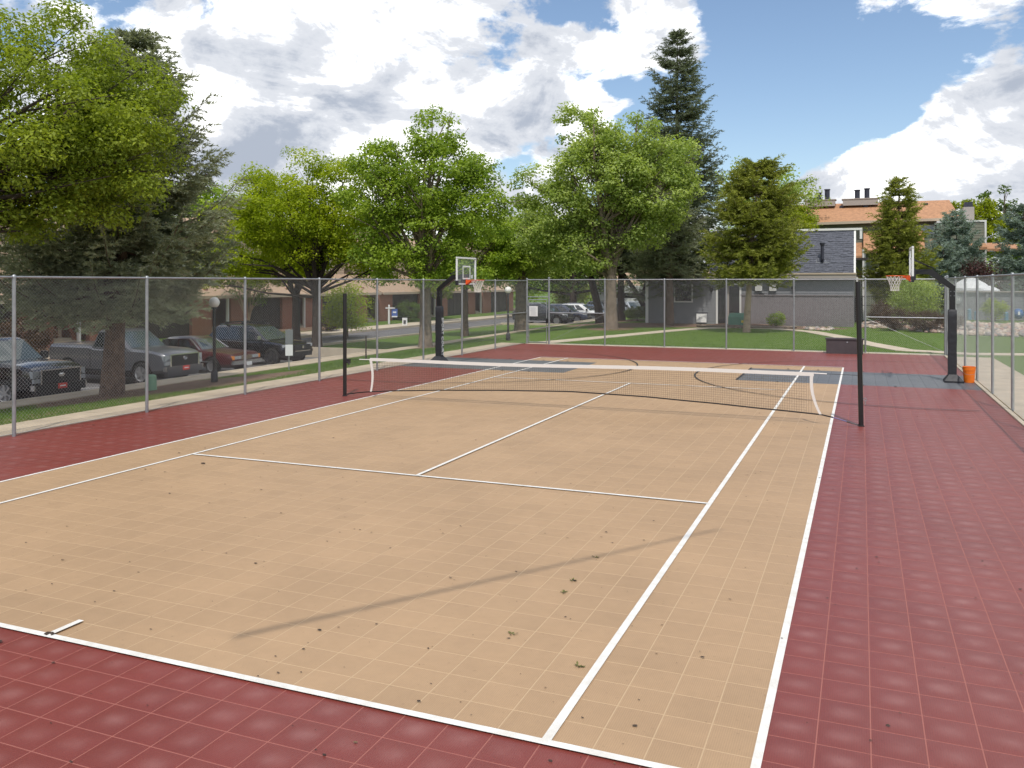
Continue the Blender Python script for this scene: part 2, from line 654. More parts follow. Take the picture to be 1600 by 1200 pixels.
def dirt_amount(x, y):
    d = 0.0

    def bl(cx_, cy_, rx, ry, a):
        q = ((x - cx_) / rx) ** 2 + ((y - cy_) / ry) ** 2
        return a * max(0.0, 1 - q)
    d += bl(-12.4, 2.6, 2.7, 5.4, 2.2) + bl(-13.8, 1.0, 2.2, 2.4, 1.5)
    d += bl(-8.1, 32.9, 1.7, 2.4, 1.4) + bl(-5.6, 38.6, 4.2, 2.6, 1.8) + bl(-7.5, 38.5, 4.0, 4.0, 1.2)
    d += bl(-14.5, 20.9, 1.2, 1.6, 1.2) + bl(-2.5, 39.6, 5.5, 1.9, 1.7) + bl(-12, 45, 4, 5, 1.0)
    d += bl(-21.8, 22.3, 1.4, 1.8, 1.0) + bl(-34, 36, 3.4, 6, 1.2) + bl(-34, 10, 4.5, 12, 1.2) + bl(2.0, 38.5, 4.0, 2.2, 1.5)
    return min(1.0, d)


def dry_amount(x, y):
    return max(0, min(1, 0.75 - (y - 4) / 9)) if x < -9 else 0.0


def grass_material():
    m = bpy.data.materials.new('lawn_and_soil')
    m.use_nodes = True
    nt = m.node_tree
    L = nt.links
    b = nt.nodes['Principled BSDF']
    b.inputs['Roughness'].default_value = 0.9
    b.inputs['Specular IOR Level'].default_value = 0.15
    geo = nt.nodes.new('ShaderNodeNewGeometry')

    def noise(s, d):
        n = nt.nodes.new('ShaderNodeTexNoise')
        n.inputs['Scale'].default_value = s
        n.inputs['Detail'].default_value = d
        n.inputs['Roughness'].default_value = 0.65
        L.new(geo.outputs['Position'], n.inputs['Vector'])
        return n.outputs[0]

    def mix(f, a, c):
        n = nt.nodes.new('ShaderNodeMix')
        n.data_type = 'RGBA'
        if isinstance(f, float):
            n.inputs[0].default_value = f
        else:
            L.new(f, n.inputs[0])
        for i, q in ((6, a), (7, c)):
            if isinstance(q, tuple):
                n.inputs[i].default_value = q + (1,)
            else:
                L.new(q, n.inputs[i])
        return n.outputs[2]

    def rng(v, a, c):
        n = nt.nodes.new('ShaderNodeMapRange')
        n.inputs['From Min'].default_value = a
        n.inputs['From Max'].default_value = c
        L.new(v, n.inputs['Value'])
        return n.outputs[0]

    def attr(nm):
        n = nt.nodes.new('ShaderNodeAttribute')
        n.attribute_name = nm
        return n.outputs['Fac']

    def mth(op, a, bb):
        n = nt.nodes.new('ShaderNodeMath')
        n.operation = op
        for i, v in enumerate((a, bb)):
            if isinstance(v, (int, float)):
                n.inputs[i].default_value = v
            else:
                L.new(v, n.inputs[i])
        return n.outputs[0]
    fine = noise(14, 6)
    med = noise(0.9, 6)
    lawn = mix(rng(med, 0.35, 0.65), (0.055, 0.115, 0.014), (0.105, 0.175, 0.026))
    lawn = mix(rng(fine, 0.40, 0.7), lawn, (0.13, 0.185, 0.040))
    dry = mix(rng(noise(3, 5), 0.4, 0.6), (0.075, 0.105, 0.025), (0.22, 0.185, 0.085))
    c = mix(mth('MULTIPLY', attr('dryness'), rng(noise(1.4, 5), 0.35, 0.6)), lawn, dry)
    soil = mix(rng(noise(5, 6), 0.35, 0.65), (0.12, 0.078, 0.052), (0.26, 0.175, 0.12))
    f = mth('ADD', attr('soil'), mth('MULTIPLY', mth('SUBTRACT', noise(2.2, 6), 0.5), 1.2))
    c = mix(rng(f, 0.40, 0.60), c, soil)
    L.new(c, b.inputs['Base Color'])
    bp = nt.nodes.new('ShaderNodeBump')
    bp.inputs['Strength'].default_value = 0.8
    bp.inputs['Distance'].default_value = 0.05
    L.new(noise(22, 4), bp.inputs['Height'])
    L.new(bp.outputs[0], b.inputs['Normal'])
    return m


M['lawn'] = grass_material()
me = bpy.data.meshes.new('ground')
me.from_pydata(vs, [], fs)
me.materials.append(M['lawn'])
a1 = me.attributes.new('soil', 'FLOAT', 'POINT')
a1.data.foreach_set('value', [dirt_amount(v[0], v[1]) for v in vs])
a2 = me.attributes.new('dryness', 'FLOAT', 'POINT')
a2.data.foreach_set('value', [dry_amount(v[0], v[1]) for v in vs])
go = bpy.data.objects.new('ground', me)
COL.objects.link(go)
struct(go)

# parking lot and road: one sheet, drops a kerb height below the walk
mb = MB()


def lotz(x, y=0):
    return min(ground(x, y), -0.50) - 0.13 if x > -23 else -0.87 - 0.09


def strip(x0, x1, y0, y1, dx=1.4, dy=4):
    nx_ = max(1, int((x1 - x0) / dx))
    ny_ = max(1, int((y1 - y0) / dy))
    v_, f_ = [], []
    for j in range(ny_ + 1):
        for i in range(nx_ + 1):
            x = x0 + (x1 - x0) * i / nx_
            y = y0 + (y1 - y0) * j / ny_
            v_.append((x, y, lotz(x)))
    for j in range(ny_):
        for i in range(nx_):
            a = j * (nx_ + 1) + i
            f_.append((a, a + 1, a + nx_ + 2, a + nx_ + 1))
    mb.add(v_, f_)


strip(-29.0, -15.75, -60, 19)
strip(-29.0, -23.4, 19, 52)
strip(-29.0, -16.8, 52, 96)
struct(mb.build('parking_lot', M['asphalt']))
# stall stripes
M['stripe'] = mat('worn_stripe_paint', (0.55, 0.54, 0.5), 0.7, var=0.3, vscale=8)
for y in [-4.1, -1.1, 4.5, 9.6, 13.3, 17.2]:
    s = MB()
    s.add([(-20.8, y, lotz(-20.8) + .006), (-16.0, y, lotz(-16) + .006), (-16.0, y + .1, lotz(-16) + .006), (-20.8, y + .1, lotz(-20.8) + .006)], [(0, 1, 2, 3)])
    struct(s.build('parking_stripe', M['stripe']))
# kerbs
k = MB()
k.span((-15.78, -40, -0.85), (-15.62, 19.2, -0.475))
k.span((-23.4, 19.2, -1.0), (-15.62, 19.36, -0.50))
k.span((-23.4, 19.36, -1.2), (-23.24, 52, -0.80))
k.span((-23.4, 51.84 + .16, -1.2), (-16.6, 52.2, -0.72))
k.span((-16.8, 52.2, -1.0), (-16.62, 96, -0.52))
struct(k.build('kerb', M['concrete_pale']))
k = MB()
k.span((-29.9, -40, -1.2), (-29.0, 96, -0.80))
struct(k.build('far_kerb', M['concrete_pale']))


def slabs(name, path, width, length, m, th=0.12, lift=0.012, gap=0.014):
    """a walk of separate concrete slabs along a path, pieces shown as parts"""
    root = MB()
    pts = [Vector((p[0], p[1], 0)) for p in path]
    # base sheet under the joints
    n = 0
    seg = []
    for i in range(len(pts) - 1):
        d = pts[i + 1] - pts[i]
        L_ = d.length
        cnt = max(1, round(L_ / length))
        for q in range(cnt):
            seg.append((pts[i] + d * (q / cnt), pts[i] + d * ((q + 1) / cnt)))

    def side(i, end):
        a, b = seg[i]
        p = b if end else a
        d = (b - a).normalized()
        j = i + 1 if end else i - 1
        if 0 <= j < len(seg):
            d2 = (seg[j][1] - seg[j][0]).normalized()
            d = (d + d2).normalized()
        nn = Vector((-d.y, d.x, 0))
        return p, nn, d
    parent = None
    bv, bf = [], []
    for i in range(len(seg)):
        for end in (0, 1):
            p, nn, d = side(i, end)
            for s_ in (-1, 1):
                q = p + nn * s_ * width / 2 * 0.985
                bv.append((q.x, q.y, ground(q.x, q.y) + lift - 0.018))
        a = 4 * i
        bf.append((a + 1, a, a + 2, a + 3))
    root.add(bv, [tuple(reversed(f)) for f in bf])
    ro = root.build(name, M['mulch'])
    struct(ro)
    for i in range(len(seg)):
        q = []
        for end in (0, 1):
            p, nn, d = side(i, end)
            p = p + d * (gap / 2) * (1 if end == 0 else -1)
            for s_ in ((-1, 1) if end == 0 else (1, -1)):
                w = p + nn * s_ * width / 2
                q.append((w.x, w.y, ground(w.x, w.y) + lift + random.uniform(-.003, .003)))
        q = [q[0], q[3], q[2], q[1]]
        s = MB()
        s.slab(q, th)
        s.build('slab', m, ro)
    return ro


random.seed(4)
slabs('left_walk_strip', [(-8.95, -16), (-8.95, 19.2)], 1.1, 1.5, M['concrete'])
slabs('sidewalk', [(-15.02, -20), (-15.0, 12), (-15.1, 24), (-15.6, 36), (-16.0, 46), (-15.7, 60)], 1.2, 1.5, M['concrete'])
slabs('garden_path', [(-7.75, 19.95), (-6.3, 24.9), (-4.3, 32.3), (-3.1, 35.6), (-1.4, 37.3), (1.0, 36.6), (3.2, 34.2), (4.9, 29.6), (6.0, 25.4), (7.5, 21.4), (9.8, 20.3), (13, 21.3), (20, 22)], 0.95, 1.5, M['concrete_pale'])
slabs('right_walk', [(9.6, -12), (9.6, 18.6)], 1.45, 1.5, M['concrete'])
slabs('back_edge_strip', [(-8.3, 19.3), (9.0, 19.3)], 0.42, 1.5, M['concrete_pale'])
slabs('front_walk', [(-30.7, -20), (-30.7, 60), (-30.2, 95)], 1.3, 1.6, M['concrete_pale'])
s = MB()
s.span((8.74, -20, -0.1), (8.83, 18.95, 0.03))
struct(s.build('court_edging', M['concrete_pale']), None)

# ------------------------------------------------------------------ court
court = MB()
court.quad((CX0, CY0, -0.02), (CX1, CY0, -0.02), (CX1, CY1, -0.02), (CX0, CY1, -0.02))
court_o = struct(court.build('court_floor', M['concrete']))
BEIGE = (0.420, 0.275, 0.157)
RED = (0.212, 0.046, 0.037)
GREY = (0.125, 0.130, 0.138)
M['tile_beige'] = tile_mat('beige_court_tile', BEIGE, 0.52, 0.0018)
M['tile_red'] = tile_mat('maroon_court_tile', RED, 0.34, 0.0060, sheen=0.50)  # last argument paints pale highlight spots into the maroon
M['tile_grey'] = tile_mat('grey_court_tile', GREY, 0.40, 0.0045)
M['seam_beige'] = mat('beige_seam', (0.49, 0.345, 0.205), 0.6)
M['seam_red'] = mat('maroon_seam', (0.32, 0.11, 0.085), 0.6)
M['seam_grey'] = mat('grey_seam', (0.07, 0.07, 0.08), 0.6)


def zone(x, y):
    if KY0 < y < KY1 and (x < KXL or x > KXR):
        return 2
    if -HL < x < HR and -BN < y < BF:
        return 0
    return 1


GAP = 0.007
rects = []
ix0 = math.floor((CX0 - X0) / TILE)
ix1 = math.ceil((CX1 - X0) / TILE)
iy0 = math.floor((CY0 - Y0) / TILE)
iy1 = math.ceil((CY1 - Y0) / TILE)
for j in range(iy0, iy1):
    for i in range(ix0, ix1):
        x0, x1 = max(CX0, X0 + i * TILE), min(CX1, X0 + (i + 1) * TILE)
        y0, y1 = max(CY0, Y0 + j * TILE), min(CY1, Y0 + (j + 1) * TILE)
        if x1 - x0 < 0.03 or y1 - y0 < 0.03:
            continue
        xsn, ysn = [x0, x1], [y0, y1]
        ym, xm = (y0 + y1) / 2, (x0 + x1) / 2
        if x0 < -HL - .005 and x1 > -HL + .005 and -BN < ym < BF and not (KY0 < ym < KY1):
            xsn = [x0, -HL, x1]
        if y0 < BF < y1 and -HL < xm < HR:
            ysn = [y0, BF, y1]
        for a in range(len(xsn) - 1):
            for b_ in range(len(ysn) - 1):
                rects.append((xsn[a], xsn[a + 1], ysn[b_], ysn[b_ + 1]))
vis = []
for r_ in rects:
    c = ((r_[0] + r_[1]) / 2, (r_[2] + r_[3]) / 2, 0)
    p = project(c)
    if p and -30 < p[0] < 1630 and p[1] < 1225 and r_[1] - r_[0] > .3 and r_[3] - r_[2] > .3:
        vis.append((p[2], r_))
vis.sort()
near = set(r_ for _, r_ in vis[:300])
rest = MB()
seams = MB()
TM = [M['tile_beige'], M['tile_red'], M['tile_grey']]
tile_mesh = {}


def tile_geo(mbx, x0, x1, y0, y1, mi=0, g=GAP / 2, h=0.0018):
    x0, x1, y0, y1 = x0 + g, x1 - g, y0 + g, y1 - g
    e_ = 0.0012
    v_ = [(x0, y0, -h), (x1, y0, -h), (x1, y1, -h), (x0, y1, -h),
          (x0 + e_, y0 + e_, 0), (x1 - e_, y0 + e_, 0), (x1 - e_, y1 - e_, 0), (x0 + e_, y1 - e_, 0)]
    mbx.add(v_, [(4, 5, 6, 7), (0, 1, 5, 4), (1, 2, 6, 5), (2, 3, 7, 6), (3, 0, 4, 7)], mi)


for r_ in rects:
    xm, ym = (r_[0] + r_[1]) / 2, (r_[2] + r_[3]) / 2
    z_ = zone(xm, ym)
    seams.quad((r_[0], r_[2], -0.0010), (r_[1], r_[2], -0.0010), (r_[1], r_[3], -0.0010), (r_[0], r_[3], -0.0010), z_)
    if r_ in near:
        if z_ not in tile_mesh:
            t_ = MB()
            tile_geo(t_, -TILE / 2, TILE / 2, -TILE / 2, TILE / 2)
            o = t_.build('tile', TM[z_], court_o, loc=(xm, ym, 0))
            tile_mesh[z_] = o.data
        else:
            o = bpy.data.objects.new('tile', tile_mesh[z_])
            COL.objects.link(o)
            o.parent = court_o
            o.location = (xm, ym, 0)
    else:
        tile_geo(rest, r_[0], r_[1], r_[2], r_[3], z_)
o = rest.build('tile_field', TM, court_o)
o['kind'] = 'stuff'
seams.build('seam_base', [M['seam_beige'], M['seam_red'], M['seam_grey']], court_o)


def line(x0, y0, x1, y1, w=0.055, z=0.004, m='white_paint'):
    d = Vector((x1 - x0, y1 - y0, 0)).normalized()
    n = Vector((-d.y, d.x, 0)) * w / 2
    a, b_ = Vector((x0, y0, z)), Vector((x1, y1, z))
    q = MB()
    q.quad(tuple(a - n), tuple(b_ - n), tuple(b_ + n), tuple(a + n))
    return q.build('painted_line', M[m], court_o)


line(-HL, -BN - .03, -HL, BF + .03, .055, .004)
line(HR, -BN - .03, HR, BF + .03, .055, .004)
line(-SL, -BN, -SL, BF, .055, .008)
line(SR, -BN, SR, BF, .06, .008)
line(-HL, -BN, HR, -BN, .06, .012)
line(-HL, BF, HR, BF, .055, .012)
line(-SL, -SN, SR, -SN, .055, .012)
line(-SL, SF, SR, SF, .055, .012)
line(0, -SN, 0, SF, .055, .016)
line(0, -BN + .03, 0, -BN + .31, .055, .016)


def arc(cx_, cy_, rr_, a0, a1, w=0.05, z=0.020, n=64):
    q = MB()
    v_, f_ = [], []
    for i in range(n + 1):
        a = a0 + (a1 - a0) * i / n
        for r_ in (rr_ - w / 2, rr_ + w / 2):
            v_.append((cx_ + r_ * math.cos(a), cy_ + r_ * math.sin(a), z))
    for i in range(n):
        f_.append((2 * i, 2 * i + 1, 2 * i + 3, 2 * i + 2))
    q.add(v_, f_)
    return q.build('three_point_arc', M['black_line'], court_o)


arc(-6.9, 9.5, 6.0, R(-100), R(100))
arc(7.18, 9.5, 6.0, R(80), R(280))
line(KXR, KY0, KXR, KY1, .05, .020, 'black_line')
for xx in (3.7, 4.6, 5.9, 6.7, -5.9, -4.6, -3.7, -6.8):
    for yy, sg in ((KY0, -1), (KY1, 1)):
        line(xx, yy, xx, yy + sg * .13, .06, .020, 'black_line')

# fallen leaves and seeds on the court
random.seed(11)
lv = MB()


def fleck(x, y, s):
    a = random.uniform(0, 6.28)
    n = random.choice((4, 5, 6))
    z = 0.006
    v_ = [(x, y, z + s * random.uniform(.05, .3))]
    for i in range(n):
        r_ = s * random.uniform(.45, 1.0)
        t = a + 2 * math.pi * i / n
        v_.append((x + r_ * math.cos(t), y + r_ * math.sin(t) * .6, z + s * random.uniform(0, .25)))
    lv.add(v_, [(0, i + 1, (i + 1) % n + 1) for i in range(n)], random.choice((0, 0, 0, 1)))


M['brown_leaf'] = mat('brown_leaf', (0.16, 0.10, 0.05), 0.8)
for i in range(1900):
    x = random.uniform(-8, 8.6)
    y = -18 + 36 * random.random() ** 1.2
    fleck(x, y, abs(random.gauss(0, .006)) + 0.004)
for i in range(230):
    fleck(random.uniform(-5.2, 8), -13 + 17 * random.random() ** 1.3, random.uniform(.011, .026))
for i in range(12):
    fleck(random.uniform(-5, 5), random.uniform(-12, -4), random.uniform(.026, .036))
for (x, y, s) in ((0.0, -12.37, .07), (-.25, -12.62, .05), (3.41, -9.66, .035), (1.9, -11.5, .03), (-3.4, -6.9, .06)):
    fleck(x, y, s)
for i in range(160):
    fleck(-8.2 + abs(random.gauss(0, .35)), random.uniform(-8, 18), random.uniform(.015, .04))
tag(lv.build('fallen_leaves', [M['dead_leaf'], M['brown_leaf']]), 'dry fallen leaves and seeds scattered over the sport court', 'leaves', kind='stuff')
for x, y, lab in ((3.40, -8.93, 'small green leaf sprig lying on the faint shadow line'), (3.41, -9.66, 'green leaf sprig lying just left of the right singles line, middle of three'),
                  (3.42, -9.98, 'smallest green leaf sprig of the three beside the singles line'), (3.34, -10.98, 'green leaf sprig lying on a beige tile near the front'),
                  (3.99, -11.33, 'green leaf sprig at the front of the beige court')):
    q = MB()
    for i in range(9):
        a = random.uniform(0, 6.28)
        l_ = random.uniform(.018, .038)
        c_ = Vector((x + random.uniform(-.02, .02), y + random.uniform(-.02, .02), .004))
        d = Vector((math.cos(a), math.sin(a), random.uniform(.1, .7)))
        n = Vector((-d.y, d.x, 0)) * .3
        q.add([c_, c_ + (d * .5 + n) * l_, c_ + d * l_, c_ + (d * .5 - n) * l_], [(0, 1, 2, 3)])
    tag(q.build('leaf_sprig', M['sprig']), lab, 'leaf', 'green sprigs fallen on the court')
q = MB()
q.tube([(7.75, -5.8, .01), (7.95, -5.72, .02), (8.15, -5.85, .02), (8.4, -6.1, .01)], [.006, .008, .007, .004], 5)
tag(q.build('twig', M['bark_pale']), 'thin pale twig curved on the maroon tiles at the right', 'twig')

# ------------------------------------------------------------------ chain-link fences
FH = 2.88


def chain_panel(mbx, a, b_, z0, z1, pitch=0.0707, rad=0.00118, off=0.0):
    """both families of diagonal wires between two posts"""
    a, b_ = Vector(a), Vector(b_)
    d = (b_ - a)
    Lg = d.length
    d.normalize()
    H = z1 - z0
    n = Vector((-d.y, d.x, 0))
    for fam in (0, 1):
        k_ = -H
        while k_ < Lg:
            s0, s1 = k_, k_ + H
            t0, t1 = 0.0, 1.0
            if s0 < 0:
                t0 = -s0 / H
            if s1 > Lg:
                t1 = (Lg - s0) / H
            if t1 > t0 + .005:
                e0 = s0 + H * t0
                e1 = s0 + H * t1
                za, zb = (z0 + H * t0, z0 + H * t1) if fam == 0 else (z1 - H * t0, z1 - H * t1)
                p0 = a + d * e0 + n * (rad if fam else -rad)
                p1 = a + d * e1 + n * (rad if fam else -rad)
                p0.z, p1.z = za, zb
                w = (p1 - p0).normalized()
                u = n
                v = w.cross(u)
                vs_ = []
                for p in (p0, p1):
                    for q_ in range(3):
                        an = 2 * math.pi * q_ / 3
                        vs_.append(tuple(p + (u * math.cos(an) + v * math.sin(an)) * rad))
                mbx.add(vs_, [(0, 1, 4, 3), (1, 2, 5, 4), (2, 0, 3, 5)])
            k_ += pitch


def fence(name, label, pts, h, skip=(), midrails=(), brace=(), term=()):
    a0 = Vector(pts[0])
    root = empty(name, (a0.x, a0.y, 0), label, 'fence')
    P_ = [Vector((p[0], p[1], 0)) - Vector((a0.x, a0.y, 0)) for p in pts]
    for i, p in enumerate(P_):
        r_ = 0.044 if i in term else 0.034
        top = h + (0.06 if i in term else -0.01)
        q = MB()
        q.tube([(p.x, p.y, -.3), (p.x, p.y, top)], r_, 12)
        q.lathe([(r_ + .008, top), (r_ + .008, top + .03), (r_ * .6, top + .055), (0.001, top + .06)], 12, (p.x, p.y, 0))
        q.build('post', M['galv'], root, True, 40)
    for i in range(len(P_) - 1):
        if i in skip:
            continue
        a, b_ = P_[i], P_[i + 1]
        q = MB()
        q.tube([(a.x, a.y, h), (b_.x, b_.y, h)], .022, 8)
        q.build('top_rail', M['galv'], root, True, 40)
        q = MB()
        chain_panel(q, a, b_, 0.04, h)
        q.tube([(a.x, a.y, .05), (b_.x, b_.y, .05)], .004, 4)
        q.build('mesh_panel', M['wire'], root)
        if i in midrails:
            q = MB()
            q.tube([(a.x, a.y, 1.42), (b_.x, b_.y, 1.42)], .021, 8)
            q.build('mid_rail', M['galv'], root, True, 40)
        for bi, dr in brace:
            if bi == i:
                q = MB()
                if dr > 0:
                    q.tube([(a.x, a.y, 1.38), (b_.x, b_.y, .12)], .006, 6)
                else:
                    q.tube([(a.x, a.y, .12), (b_.x, b_.y, 1.38)], .006, 6)
                q.build('truss_rod', M['galv'], root)
    return root


fence('chain_link_fence', 'long galvanised chain-link fence along the left side by the parking lot',
      [(-8.22, y) for y in (-15.5, -12.45, -9.4, -6.33, -3.24, -0.1, 3.03, 6.13, 9.2, 12.3, 15.5, 19.15)], 2.86, midrails=(10,), term=(11,))
fence('chain_link_fence', 'galvanised chain-link fence at the far end of the court before the lawn',
      [(-8.22, 19.15), (-7.16, 19.15), (-4.56, 19.15), (-1.93, 19.15), (0.66, 19.15), (3.33, 19.15), (6.0, 19.15), (8.81, 19.15)], 2.90,
      skip=(0,), midrails=(1, 6), brace=((1, -1), (6, 1)), term=(1, 7))
fence('chain_link_fence', 'chain-link fence along the right side beside the concrete walk',
      [(8.87, y) for y in (19.15, 16.1, 13.05, 10.0, 6.95, 3.9, .85, -2.2, -5.25, -8.3, -11.35)], 2.93, term=(0,))
# gate with its header
g = empty('chain_link_gate', (-8.22, 19.15, 0), 'chain-link walk gate with white notice in the far left corner', 'gate')
q = MB()
q.tube([(0.02, 0, 2.90), (1.04, 0, 2.90)], .022, 8)
q.build('top_rail', M['galv'], g, True, 40)
q = MB()
q.tube([(0.02, 0, 2.12), (1.04, 0, 2.12)], .021, 8)
q.build('header_rail', M['galv'], g, True, 40)
q = MB()
for a_, b_ in (((.10, -.03, .08), (.10, -.03, 2.0)), ((.96, -.03, .08), (.96, -.03, 2.0)), ((.10, -.03, .08), (.96, -.03, .08)), ((.10, -.03, 2.0), (.96, -.03, 2.0)), ((.10, -.03, 1.02), (.96, -.03, 1.02))):
    q.tube([a_, b_], .02, 8)
q.build('gate_frame', M['galv'], g, True, 40)
q = MB()
chain_panel(q, (.10, -.03, 0), (.96, -.03, 0), .08, 2.0)
chain_panel(q, (.03, 0, 0), (1.03, 0, 0), 2.12, 2.9)
q.build('mesh_panel', M['wire'], g)
q = MB()
q.box((.99, -.06, 1.05), (.10, .07, .22))
q.tube([(.93, -.05, 1.12), (1.02, -.12, 1.12)], .014, 6)
q.build('latch', M['black_metal'], g)
q = MB()
for z in (.35, 1.75):
    q.box((.06, -.02, z), (.10, .07, .06))
q.build('hinge', M['galv'], g)
nb = empty('notice_board', (-7.87, 19.06, 1.48), 'white rules notice hung on the chain-link gate', 'sign')
q = MB()
q.box((0, 0, 0), (.40, .012, .46))
q.build('panel', mat('sign_white', (.72, .72, .70), .5), nb)
q = MB()
random.seed(3)
for i in range(9):
    q.box((random.uniform(-.02, 0), -.009, .16 - i * .042), (random.uniform(.2, .32), .004, .010))
q.build('print', mat('faded_print', (.42, .43, .45), .7), nb)

# ------------------------------------------------------------------ net posts and net
def net_post(x, y, h, lean, label):
    t = empty('net_post', (x, y, 0), label, 'post', group='tall black posts holding the court net')
    q = MB()
    q.tube([(0, 0, -.02), (lean, 0, h)], .046, 16)
    q.build('pole', M['black_metal'], t, True, 40)
    q = MB()
    q.lathe([(.046, 0), (.062, .0), (.062, .012), (.05, .02)], 16)
    q.build('base_collar', M['black_metal'], t)
    return t


t = net_post(-5.79, .60, 2.50, 0.0, 'left tall black net post in front of the green lawn')
q = MB()
q.box((.09, -.02, .86), (.12, .09, .10))
q.tube([(.10, -.08, .86), (.19, -.08, .80)], .012, 6)
q.tube([(.19, -.08, .80), (.20, -.16, .80)], .016, 6)
q.build('winch', M['black_metal'], t)
t = net_post(5.86, .58, 2.78, -.055, 'right tall black net post leaning slightly on the maroon tiles')
q = MB()
q.lathe([(.022, -.008), (.034, -.008), (.034, .008), (.022, .008), (.022, -.008)], 12, (.07, 0, .52), 'Y')
q.tube([(.07, 0, .48), (.068, 0, .42)], .01, 6)
q.build('eye_bolt', M['galv'], t)

net = empty('court_net', (0, .6, 0), 'low court net with white tape top and black bottom rope between black posts', 'net')
NX0, NX1 = -5.08, 5.0


def nb_top(x):
    s = (x - NX0) / (NX1 - NX0)
    return .865 + .075 * s + .014 * math.cos(s * 9)


def nb_bot(x):
    pts_ = [(-5.6, .08), (-5.06, .14), (-4.3, .20), (-3, .275), (-1.5, .34), (0, .385), (1.5, .36), (2.9, .30), (4.2, .23), (5.1, .185), (5.75, .06)]
    for i in range(len(pts_) - 1):
        if x <= pts_[i + 1][0]:
            a, b_ = pts_[i], pts_[i + 1]
            t_ = smooth01((x - a[0]) / (b_[0] - a[0])) * .3 + .7 * (x - a[0]) / (b_[0] - a[0])
            return a[1] + (b_[1] - a[1]) * t_
    return pts_[-1][1]


q = MB()
n = 60
v_, f_ = [], []
for i in range(n + 1):
    x = NX0 + (NX1 - NX0) * i / n
    z = nb_top(x)
    for (dy, dz) in ((-.008, 0), (-.008, .072), (.008, .072), (.008, 0)):
        v_.append((x, dy, z + dz))
for i in range(n):
    a = 4 * i
    for k_ in range(4):
        f_.append((a + k_, a + (k_ + 1) % 4, a + 4 + (k_ + 1) % 4, a + 4 + k_))
f_ += [(3, 2, 1, 0), (4 * n, 4 * n + 1, 4 * n + 2, 4 * n + 3)]
q.add(v_, f_)
q.build('top_tape', M['tape'], net)
for side_ in (0, 1):
    q = MB()
    v_, f_ = [], []
    for i in range(13):
        s = i / 12
        if side_ == 0:
            x = NX0 + .02 + .05 * math.sin(s * math.pi) + .01 * s
            zt, zb = nb_top(NX0), nb_bot(NX0)
        else:
            x = NX1 - .04 - .02 * math.sin(s * math.pi) + .16 * s * s
            zt, zb = nb_top(NX1), nb_bot(NX1 + .1)
        z = zt + .03 + (zb - zt - .03) * s
        w = .062 * (1 - .25 * s)
        v_ += [(x - w / 2, -.012, z), (x + w / 2, -.012, z), (x + w / 2, .006, z), (x - w / 2, .006, z)]
    for i in range(12):
        a = 4 * i
        for k_ in range(4):
            f_.append((a + k_, a + 4 + k_, a + 4 + (k_ + 1) % 4, a + (k_ + 1) % 4))
    q.add(v_, f_)
    q.build('side_band', M['tape'], net)
q = MB()
rp = [(-5.72, 0, .05)] + [(x, 0, nb_bot(x)) for x in np.linspace(-5.45, 5.35, 50)]
q.tube(rp, .015, 6)
q.build('bottom_rope', M['rope'], net)
q = MB()
q.tube([(5.35, 0, nb_bot(5.35)), (5.6, -.01, .075)], .011, 6)
q.build('strap', M['strap_blue'], net)
q = MB()
q.tube([(5.6, -.01, .075), (5.68, -.01, .05), (5.76, -.01, .03), (5.83, -.01, .03)], [.016, .012, .010, .010], 6)
q.build('hook', M['black_metal'], net)
q = MB()
q.tube([(NX0, 0, .91), (-5.38, 0, .905)], .012, 6)
q.tube([(NX1, 0, .985), (5.24, 0, .98)], .012, 6)
q.build('tape_end', M['tape'], net)
q = MB()
q.tube([(-5.38, 0, .905), (-5.77, 0, .90)], .004, 4)
q.tube([(5.24, 0, .98), (5.82, 0, .975)], .004, 4)
q.build('head_cable', M['rope'], net)
q = MB()
cell = .045
nxn = int((NX1 - NX0 - .05) / cell)
ROWS = 14


def npnt(i, j):
    x = NX0 + .04 + i * cell
    zt, zb = nb_top(x) + .005, nb_bot(x)
    s = j / ROWS
    return Vector((x, .004 * math.sin(i * .35 + j), zt + (zb - zt) * s))


def thin(p0, p1, rad):
    w = (p1 - p0).normalized()
    u = Vector((0, 1, 0))
    v = w.cross(u).normalized()
    vs_ = []
    for p in (p0, p1):
        for an in (R(90), R(210), R(330)):
            vs_.append(tuple(p + (u * math.cos(an) + v * math.sin(an)) * rad))
    q.add(vs_, [(0, 1, 4, 3), (1, 2, 5, 4), (2, 0, 3, 5)])


for i in range(nxn + 1):
    for j in range(0, ROWS, 2):
        thin(npnt(i, j), npnt(i, j + 2), .0023)
for j in range(1, ROWS):
    for i in range(0, nxn - 3, 4):
        thin(npnt(i, j), npnt(i + 4, j), .0023)
q.build('netting', M['net_tan'], net)

# ------------------------------------------------------------------ basketball hoops
M['glass'] = mat('clear_backboard', (0.8, 0.9, 0.88), 0.05)
gb = M['glass'].node_tree.nodes['Principled BSDF']
gb.inputs['Alpha'].default_value = 0.07


